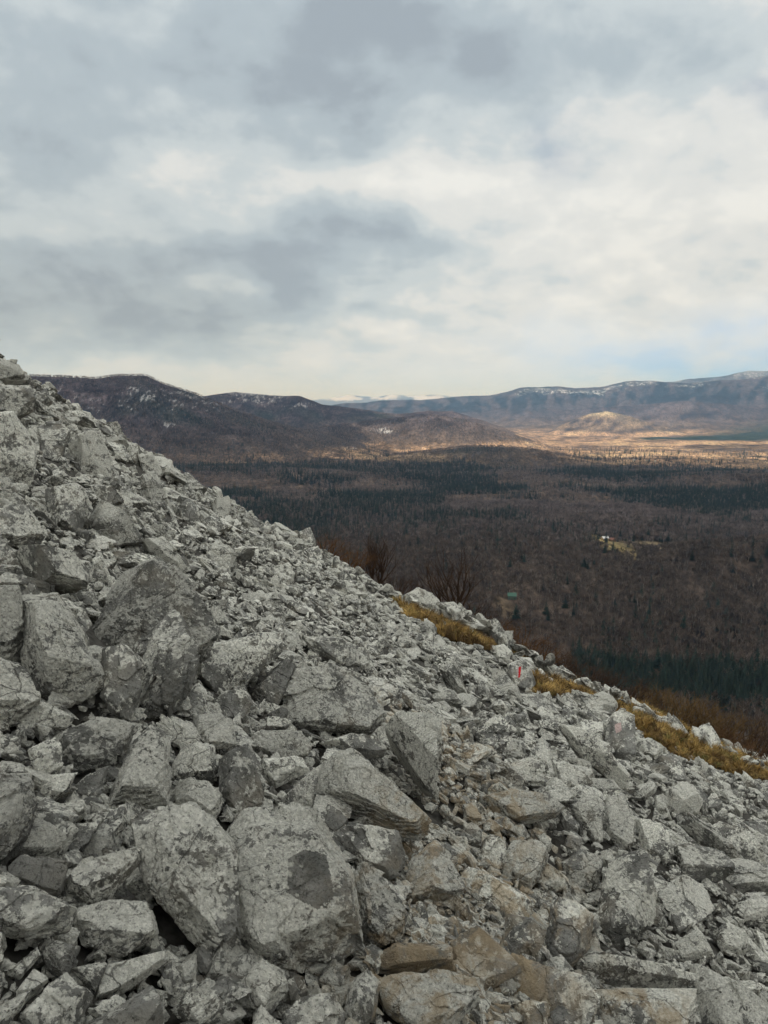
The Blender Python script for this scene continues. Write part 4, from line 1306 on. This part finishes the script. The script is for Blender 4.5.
def con_density(x, y, r, px, py):
    n = fbm(p3(x / 330, y / 260), 4, 61) * 2.0
    n2 = fbm(p3(x / 90, y / 90), 3, 62)
    # spruce belts: broad on the right between the strip and the near wood, broken on the left
    belt = np.exp(-((py - 497) / 27) ** 2) * np.interp(px, [150, 300, 380, 480, 600, 768], [0.75, 0.6, 0.75, 0.95, 1.0, 0.95])
    belt2 = np.exp(-((py - np.interp(px, [540, 640, 768], [674, 684, 692])) / 12) ** 2) * (px > 570) * 3.5
    belt3 = 0.06 * np.exp(-((py - 468) / 9) ** 2) * (px > 560)
    belt4 = 0.9 * np.exp(-((px - 275) / 55) ** 2 - ((py - 532) / 10) ** 2)
    d = belt * (0.55 + 1.7 * n + 0.8 * n2) * np.where((r > 4050) & (px > 330), 0.1, 1) + belt2 * (0.9 + 0.5 * n2) + belt3 * (0.3 + 1.2 * n) + belt4
    el_ = land(x, y) - VALLEY
    d = d * np.clip(1.45 - el_ / 38.0, 0.12, 1.2) * np.where(belt2 > 0.4, 3, 1)
    d = d + 0.014 * (r > 900)
    return np.clip(d, 0, 1)


# spruce
xs, ys, rs, as_ = [], [], [], []
x, y, r, a = sample_land(170000, 380, 5600)
x9, y9, r9, a9 = sample_land(9000, 450, 1250, 14, 33)
x, y, r, a = (np.concatenate(q) for q in ((x, x9), (y, y9), (r, r9), (a, a9)))
z = land(x, y)
px, py, _ = project(np.stack([x, y, z], -1))
vis = above_crest(px, py, -16) & (px > -40) & (px < 810) & (z < -90)
x, y, r, z, px, py = (q[vis] for q in (x, y, r, z, px, py))
dens = con_density(x, y, r, px, py)
keep = RNG.uniform(0, 1, len(x)) < dens * np.interp(r, [400, 900, 2500, 5600], [1.0, 1.0, 0.9, 0.8])
keep &= clear_of_houses(x, y)
x, y, r, z, px, py = (q[keep] for q in (x, y, r, z, px, py))
hgt = RNG.uniform(15, 31, len(x)) * np.interp(r, [900, 2000], [0.8, 1.0])
con_all = []
for g, (sx, sy, hp_) in zip(SGP, SINGLE):
    con_all.append((g[0], g[1], g[2], hp_ * math.hypot(g[0], g[1]) / FPX * 1.35, sx, sy, hp_, True))
order = np.argsort(-hgt / r)
nind = 0
ind = order[:278]
for i in ind:
    con_all.append((x[i], y[i], z[i], hgt[i], px[i], py[i], hgt[i] / r[i] * FPX, False))
SL = ["lone dark spruce close to the green-roofed hut", "spruce standing free downhill of the green-roofed hut", "small spruce in front of the white-roofed house", "darkest spruce at the foot of the house clearing", "spruce hiding the side of the white-roofed house", "spruce behind the yellow clearing of the house",
      "squat spruce alone past the house clearing", "free-standing spruce in the bare wood past the house meadow", "spruce alone below the white-roofed house", "tall spruce alone well below the house meadow", "spruce at the photo's edge among bare trees", "outermost spruce at the photo's edge past the house meadow", "small spruce amid bare trees above the green-roofed hut", "second spruce amid bare trees above the green-roofed hut",
      "spruce alone in the brown wood across from the green-roofed hut", "tallest pointed spruce above the dark near stand", "small spruce touching the free-standing one below the hut", "tiny spruce beside the lone one below the white-roofed house", "small spruce past the house clearing beside a meadow", "tiny spruce at the end of the house meadow"]
for j, (X, Y, Z, hh, cpx, cpy, hp_, single) in enumerate(con_all):
    k = j % 6
    if hp_ > 13:
        o = bpy.data.objects.new('conifer_tree', None); COL.objects.link(o); o.empty_display_size = 0.1
        if 'PARTM' not in globals():
            PARTM = [(t_.mesh('trunk', (M_CONIFER_BARK,)), c_.mesh('crown', (M_CONIFER,))) for t_, c_ in CON_PARTS]
        link('trunk', PARTM[k][0], o); link('crown', PARTM[k][1], o)
    else:
        o = link('conifer_tree', CON_MESH[k])
    o.location = (X, Y, Z); o.rotation_euler = (0, 0, random.uniform(0, 6.28)); o.scale = (hh * (1.9 if single else 1.25), hh * (1.9 if single else 1.25), hh)
    if single: tag(o, SL[j], 'spruce', 'single spruces in the bare woods')
    elif cpy > 600: tag(o, 'dark green spruce in the near stand beyond the lower end of the scree', 'spruce', 'spruces of the near dark stand')
    else: tag(o, 'dark spruce in the broad conifer belt across the valley', 'spruce', 'spruces of the valley belt')
m_ = order[278:]
o = scatter('conifer_forest', np.stack([x, y, z], -1)[m_], np.stack([0 * m_, 0 * m_, RNG.uniform(0, 6.28, len(m_))], -1), np.stack([hgt[m_] * RNG.uniform(1.0, 1.6, len(m_)), hgt[m_] * RNG.uniform(1.0, 1.6, len(m_)), hgt[m_]], -1), RNG.integers(0, 6, len(m_)), proto_collection('spruce', CON_MESH))
tag(o, 'dark spruce forest spread in belts across the valley floor', 'forest', kind='stuff')
print('spruces', len(m_))

# bare woods
x1 = sample_land(62000, 420, 2500); x2 = sample_land(90000, 2500, 6200)
x = np.concatenate([x1[0], x2[0]]); y = np.concatenate([x1[1], x2[1]]); r = np.hypot(x, y)
z = land(x, y)
px, py, _ = project(np.stack([x, y, z], -1))
n = fbm(p3(x / 200, y / 160), 3, 66)
keep = above_crest(px, py, -14) & (px > -30) & (px < 800) & clear_of_houses(x, y)
keep &= RNG.uniform(0, 1, len(x)) < np.clip(0.85 + 0.9 * n, 0.25, 1)
near_stand = (px > 600) & (np.abs(py - np.interp(px, [540, 640, 768], [674, 684, 692])) < 13)
keep &= ~(near_stand & (RNG.uniform(0, 1, len(x)) < 0.85))
keep &= ~((r > 3900) & (z > -60) & (RNG.uniform(0, 1, len(x)) < 0.4))
floor_open = (r > 4150) & (z < -265) & (px > 330)
keep &= ~(floor_open & (RNG.uniform(0, 1, len(x)) < 0.8))
x, y, r, z, px, py = (q[keep] for q in (x, y, r, z, px, py))
hgt = RNG.uniform(10, 18, len(x))
order = np.argsort(-hgt / r)
vis_order = [i for i in order if above_crest(px[i], py[i], 1) and 0 < px[i] < 768][:280]
vs = set(vis_order)
for j, i in enumerate(vis_order):
    o = link('bare_tree', BARE_MESH[j % 7]); o.location = (x[i], y[i], z[i]); o.rotation_euler = (0, 0, random.uniform(0, 6.28)); o.scale = (hgt[i] * 1.2, hgt[i] * 1.2, hgt[i])
    tag(o, 'leafless brown tree in the near bare wood just beyond the crest', 'bare tree', 'bare trees of the near wood')
m_ = np.array([i for i in range(len(x)) if i not in vs])
o = scatter('bare_forest', np.stack([x, y, z], -1)[m_], np.stack([0 * m_, 0 * m_, RNG.uniform(0, 6.28, len(m_))], -1), np.stack([hgt[m_] * 1.25, hgt[m_] * 1.25, hgt[m_]], -1), RNG.integers(0, 7, len(m_)) + 7 * (r[m_] * RNG.uniform(0.75, 1.25, len(m_)) > 1900), proto_collection('bare', BARE_MESH))
tag(o, 'leafless brown beech woods covering the valley and the mountain foot', 'forest', kind='stuff')
print('bare trees', len(m_))

# ------------------------------------------------------------------ bare trees and bushes behind the crest
def tree_at(px, top, yd, seed, label, width=0.5, mat=M_TWIG, name='bare_tree', stems=3):
    d = ray(px, top); p = d * (yd / d[1]); base = float(scree_height(p[0], p[1])); h = p[2] - base
    rn = random.Random(seed)
    o = bpy.data.objects.new(name, None); COL.objects.link(o); o.location = (p[0], p[1], base - 0.1); o.empty_display_size = 0.1
    t, c = Soup(), Soup()
    for s in range(stems):
        a = s / stems * 6.28 + rn.uniform(0, 1); d0 = Vector((math.cos(a) * .22, math.sin(a) * .22, 1)).normalized()
        q = Vector((math.cos(a) * .06, math.sin(a) * .06, 0)); L = h * rn.uniform(.28, .36)
        r0 = h * 0.02
        e = q + d0 * L
        t.tube(q, e, r0, r0 * .8, 6)
        for k in range(4):
            b = q.lerp(e, rn.uniform(.45, 1))
            dd = (d0 + Vector((rn.uniform(-width, width), rn.uniform(-width, width), rn.uniform(.1, .6)))).normalized()
            grow(c, b, dd, h * rn.uniform(.36, .52), r0 * .55, 2, rn, 0, .55, .25, .16, 4)
    zz = np.array(c.v)[:, 2]; f = (h + .1) / max(zz.max(), 1e-3)
    c.v = [(a_ * f ** .8 * 1.15, b_ * f ** .8 * 1.15, z_ * f) for a_, b_, z_ in c.v]; t.v = [(a_ * f ** .8 * 1.15, b_ * f ** .8 * 1.15, z_ * f) for a_, b_, z_ in t.v]
    link('trunk', t.mesh('trunk', (mat,)), o); link('crown', c.mesh('crown', (mat,)), o)
    tag(o, label, 'tree', 'bare shrubby trees on the crest')


tree_at(376, 526, 27.0, 1, 'leafless dark bushy tree behind the crest, uphill one of two', 0.5, stems=4)
tree_at(455, 534, 26.5, 2, 'tall leafless tree with forked dark trunk behind the white crest rocks', 0.55, stems=3)


def bush_mesh(seed, mat, dense=1.0):
    """rounded thicket: many leaning stems, fine twigs ending on an uneven dome"""
    rn = random.Random(seed); s = Soup(); b = Soup()
    for i in range(int(44 * dense)):
        a = rn.uniform(0, 6.28); k = math.sqrt(rn.random()); rr = rn.uniform(0, .35)
        top = Vector((math.cos(a) * k * 0.8, math.sin(a) * k * 0.8, math.sqrt(max(0.05, 1 - k * k * .9)) * rn.uniform(.72, 1.0)))
        p = Vector((math.cos(a) * rr * k, math.sin(a) * rr * k, 0)); e = p.lerp(top, rn.uniform(.4, .6))
        b.tube(p, e, .015, .009, 4)
        grow(s, e, (top - e).normalized(), (top - e).length * .75, .008, 2, rn, 0, .8, .05, .3)
    return s, b


BUSH = [bush_mesh(s, None) for s in range(4)]
BUSHM = {}
for nm, mat in (('dark', M_TWIG), ('rust', M_TWIG_RED), ('dry', M_BRACKEN)):
    BUSHM[nm] = [(b.mesh('stems', (mat,)), s.mesh('twigs', (mat,))) for s, b in BUSH]


def bush_at(px, top, yd, kind, label, wid=1.3, group='brown bushes behind the crest', k=0):
    d = ray(px, top); p = d * (yd / d[1]); base = float(scree_height(p[0], p[1])); h = max(p[2] - base, 0.25)
    o = bpy.data.objects.new('bush', None); COL.objects.link(o); o.empty_display_size = 0.1
    st, tw = BUSHM[kind][k % 4]
    link('stems', st, o); link('twigs', tw, o)
    o.location = (p[0], p[1], base - .05); o.scale = (h * wid * .8, h * wid * .8, h); o.rotation_euler = (0, 0, px * 1.7)
    tag(o, label, 'bush', group)


BUSHES = [
 (326, 532, 25, 'rust', 'rust brown bush behind the white knob on the crest'), (346, 541, 25.5, 'rust', 'second rust brown bush, between the white knob and the uphill bare tree'),
 (395, 569, 27, 'dark', 'dark bush just downhill of the uphill bare tree'),

 (472, 597, 27, 'dark', 'thin bush downhill of the taller bare tree'), (500, 620, 25.5, 'rust', 'rusty bush behind the white upright crest rock'),
 (522, 622, 26, 'rust', 'broad rusty bush on the shoulder below the green-roofed hut'), (541, 636, 26, 'rust', 'rusty bush next to the broad one below the hut'),
 (558, 648, 25.5, 'dark', 'dark bush at the downhill end of the rusty bushes'), (575, 652, 27, 'dark', 'dark low bush behind the long pale crest slab'),
 (598, 662, 27, 'dark', 'low dark bush above the hollowed rock'), (620, 668, 28, 'dark', 'low dark bush below the tallest pointed spruce'), (645, 682, 27, 'dry', 'yellow-brown bush behind the bluish-white slab'),
 (668, 684, 28, 'dry', 'yellow-brown bush in front of the dark spruce stand'), (690, 692, 28, 'dry', 'middle yellow-brown bush in front of the dark spruce stand'), (712, 700, 27, 'dry', 'yellow-brown bush behind the white crest boulder'),
 (735, 706, 27, 'dry', 'large yellow-brown bush near the edge of the photo'), (758, 716, 26, 'dark', 'dark brown bush at the edge of the photo'), (775, 728, 24, 'dark', 'outermost dark bush cut by the edge of the photo'),
 (655, 700, 25, 'dark', 'small dark bush below the yellow-brown ones'), (725, 725, 24, 'rust', 'rusty bush low on the crest near the edge of the photo'), (750, 738, 22.5, 'rust', 'lowest rusty bush on the crest near the edge of the photo')]
for k, (bpx, bt, yd, kind, lab) in enumerate(BUSHES):
    bush_at(bpx, bt, yd, kind, lab, wid=1.6, k=k)

# ------------------------------------------------------------------ dry grass on the crest
def tuft(seed, mat):
    rn = random.Random(seed); s = Soup()
    for i in range(34):
        a = rn.uniform(0, 6.28); r0 = rn.uniform(0, .25); b = Vector((math.cos(a) * r0, math.sin(a) * r0, -.05))
        ln = rn.uniform(.5, 1.0); out = rn.uniform(.1, .75)
        m1 = b + Vector((math.cos(a) * out * .35, math.sin(a) * out * .35, ln * .6)); e = b + Vector((math.cos(a) * out + .15, math.sin(a) * out, ln * rn.uniform(.55, 1)))
        w_ = Vector((-math.sin(a), math.cos(a), 0)) * rn.uniform(.02, .045)
        s.tri(b - w_, b + w_, m1 + w_ * .7); s.tri(b - w_, m1 + w_ * .7, m1 - w_ * .7); s.tri(m1 - w_ * .7, m1 + w_ * .7, e)
    return s.mesh('tuft', (mat,))


TUFTS = [tuft(s, M_GRASS if s < 4 else M_GRASS_GREEN if s < 5 else M_BRACKEN) for s in range(8)]
pts, rot, scl, idx = [], [], [], []
n = 20000
y = np.sqrt(RNG.uniform(8 ** 2, 30 ** 2, n)); x = y * RNG.uniform(-0.05, 0.62, n); z = scree_height(x, y) + 0.03
px, py, _ = project(np.stack([x, y, z], -1))
ins = np.zeros(n, bool)
wob = 5 * fbm(p3(x * 1.5, y * 1.5), 3, 44)
for P in GRASS_POLY: ins |= in_poly(px + wob, py + wob, P)
gapn = fbm(p3(x * 0.9, y * 0.9), 3, 46)
ins &= gapn > -0.40
for i in np.flatnonzero(ins):
    s = RNG.uniform(.14, .42) * RNG.uniform(.7, 1)
    s *= 0.8 + 0.5 * (gapn[i] + .2)
    pts.append((x[i], y[i], z[i])); rot.append((RNG.uniform(-.3, .3), RNG.uniform(.0, .7), RNG.uniform(0, 6.28))); scl.append((s, s, s)); idx.append(RNG.integers(0, 8))
o = scatter('grass', pts, rot, scl, idx, proto_collection('tuft', TUFTS))
tag(o, 'long dry golden grass growing in strips along the crest', 'grass', kind='stuff')
print('tufts', len(pts))


# ------------------------------------------------------------------ houses in the valley
def flat_mat(name, c, rough=0.8):
    return plain(name, tuple(v * .85 for v in c), c, 1.5, rough)


def box(s, c, d, m=0):
    (x, y, z), (a, b, h) = c, d
    v = [Vector((x + i * a / 2, y + j * b / 2, z + k * h)) for k in (0, 1) for j in (-1, 1) for i in (-1, 1)]
    for q in ((0, 1, 5, 4), (1, 3, 7, 5), (3, 2, 6, 7), (2, 0, 4, 6), (4, 5, 7, 6), (0, 2, 3, 1)):
        s.tri(v[q[0]], v[q[1]], v[q[2]], m); s.tri(v[q[0]], v[q[2]], v[q[3]], m)


def house(pos, rz, wdt, dep, hw, hr, cw, cr, label, group=None):
    o = bpy.data.objects.new('house', None); COL.objects.link(o); o.location = pos; o.rotation_euler = (0, 0, rz); o.empty_display_size = 0.1
    W_ = Soup(); box(W_, (0, 0, -1.5), (wdt, dep, hw + 1.5))
    for sx in (-1, 1):
        W_.tri((sx * wdt / 2, -dep / 2, hw), (sx * wdt / 2, dep / 2, hw), (sx * wdt / 2, 0, hw + hr))
    link('wall', W_.mesh('wall', (flat_mat('wall_paint', cw),)), o)
    Rf = Soup(); e = .5; k = hr / (dep / 2)
    for sy in (-1, 1):
        top = [Vector((sx * (wdt / 2 + e), 0, hw + hr + .15)) for sx in (-1, 1)]; low = [Vector((sx * (wdt / 2 + e), sy * (dep / 2 + e), hw - e * k + .15)) for sx in (-1, 1)]
        t2 = [v - Vector((0, 0, .14)) for v in top]; l2 = [v - Vector((0, 0, .14)) for v in low]
        for A in ((top[0], top[1], low[1], low[0]), (t2[0], t2[1], l2[1], l2[0]), (low[0], low[1], l2[1], l2[0]), (top[0], low[0], l2[0], t2[0]), (top[1], low[1], l2[1], t2[1])):
            Rf.tri(A[0], A[1], A[2]); Rf.tri(A[0], A[2], A[3])
    rf = link('roof', Rf.mesh('roof', (flat_mat('roof_cover', cr),)), o)
    C_ = Soup(); box(C_, (wdt * .22, dep * .12, hw + hr * .4), (.7, .7, hr)); link('chimney', C_.mesh('chimney', (flat_mat('chimney_brick', (.3, .2, .16)),)), rf)
    gm = flat_mat('window_glass', (.04, .05, .06), .2)
    D_ = Soup(); box(D_, (0, -dep / 2 - .03, 0), (1.1, .06, 2.1)); link('door', D_.mesh('door', (flat_mat('door_wood', (.12, .07, .04)),)), o)
    wm = None
    for wx in (-.32, .32):
        if wm is None:
            S_ = Soup(); box(S_, (0, 0, 0), (1.2, .06, 1.2)); wm = S_.mesh('window', (gm,))
        link('window', wm, o, (wx * wdt, -dep / 2 - .03, 1.1))
    tag(o, label, 'house', group)


house(HOUSES[0] + np.array([-6, 4, 0]), R(12), 15, 10, 6.5, 4.0, (.42, .32, .18), (.75, .76, .78), 'white-roofed house in the yellow clearing of the brown wood')
house(HOUSES[0] + np.array([9, -4, 0]), R(-60), 12, 9, 5.0, 3.2, (.20, .14, .10), (.24, .12, .09), 'brown-roofed house behind the white-roofed one in the clearing')
house(HOUSES[1], R(-10), 13, 9, 5.5, 4.2, (.09, .12, .10), (.09, .18, .14), 'green-roofed hut in the brown wood below the crest')
VILLAGE = [(628, 459), (634, 461), (640, 460), (647, 461), (655, 462), (352, 449), (362, 450), (706, 462), (716, 460)]
VL = ['white house at the uphill end of the sunlit village', 'small house next to the white end house of the sunlit village', 'tall pale house in the middle of the sunlit village', 'low house beside the tall pale village house', 'outlying house on the sunlit plain past the village',
      'pale farmhouse at the near end of the sunlit strip', 'second farmhouse at the near end of the sunlit strip', 'pale farm among dark bushes on the sunlit plain', 'second farm among dark bushes on the sunlit plain']
for k, (vx, vy) in enumerate(VILLAGE):
    house(ground_at(vx, vy, 2500, 12000) + np.array([0, 0, 0.5]), R(k * 37 % 90), 13 + k % 3 * 3, 9, 6 + k % 2 * 2, 3, (.62, .58, .5), ((.42, .22, .15), (.5, .45, .42), (.32, .17, .12))[k % 3], VL[k], None)

# ------------------------------------------------------------------ the air
hz = Soup(); box(hz, (0, 0, -420), (124000, 124000, 420 + 1250))
hm = bpy.data.materials.new('haze'); hm.use_nodes = True
t = NT(hm.node_tree); t.n.clear()
pv = t.node('ShaderNodeVolumePrincipled')
pv.inputs['Color'].default_value = (0.34, 0.60, 1.0, 1); pv.inputs['Absorption Color'].default_value = (1, 1, 1, 1); pv.inputs['Density'].default_value = 4.6e-5; pv.inputs['Anisotropy'].default_value = 0.1
out = t.node('ShaderNodeOutputMaterial'); t.l.new(pv.outputs[0], out.inputs['Volume'])
tag(link('haze', hz.mesh('haze', (hm,))), 'thin blue haze filling the valley air', 'haze', kind='stuff')
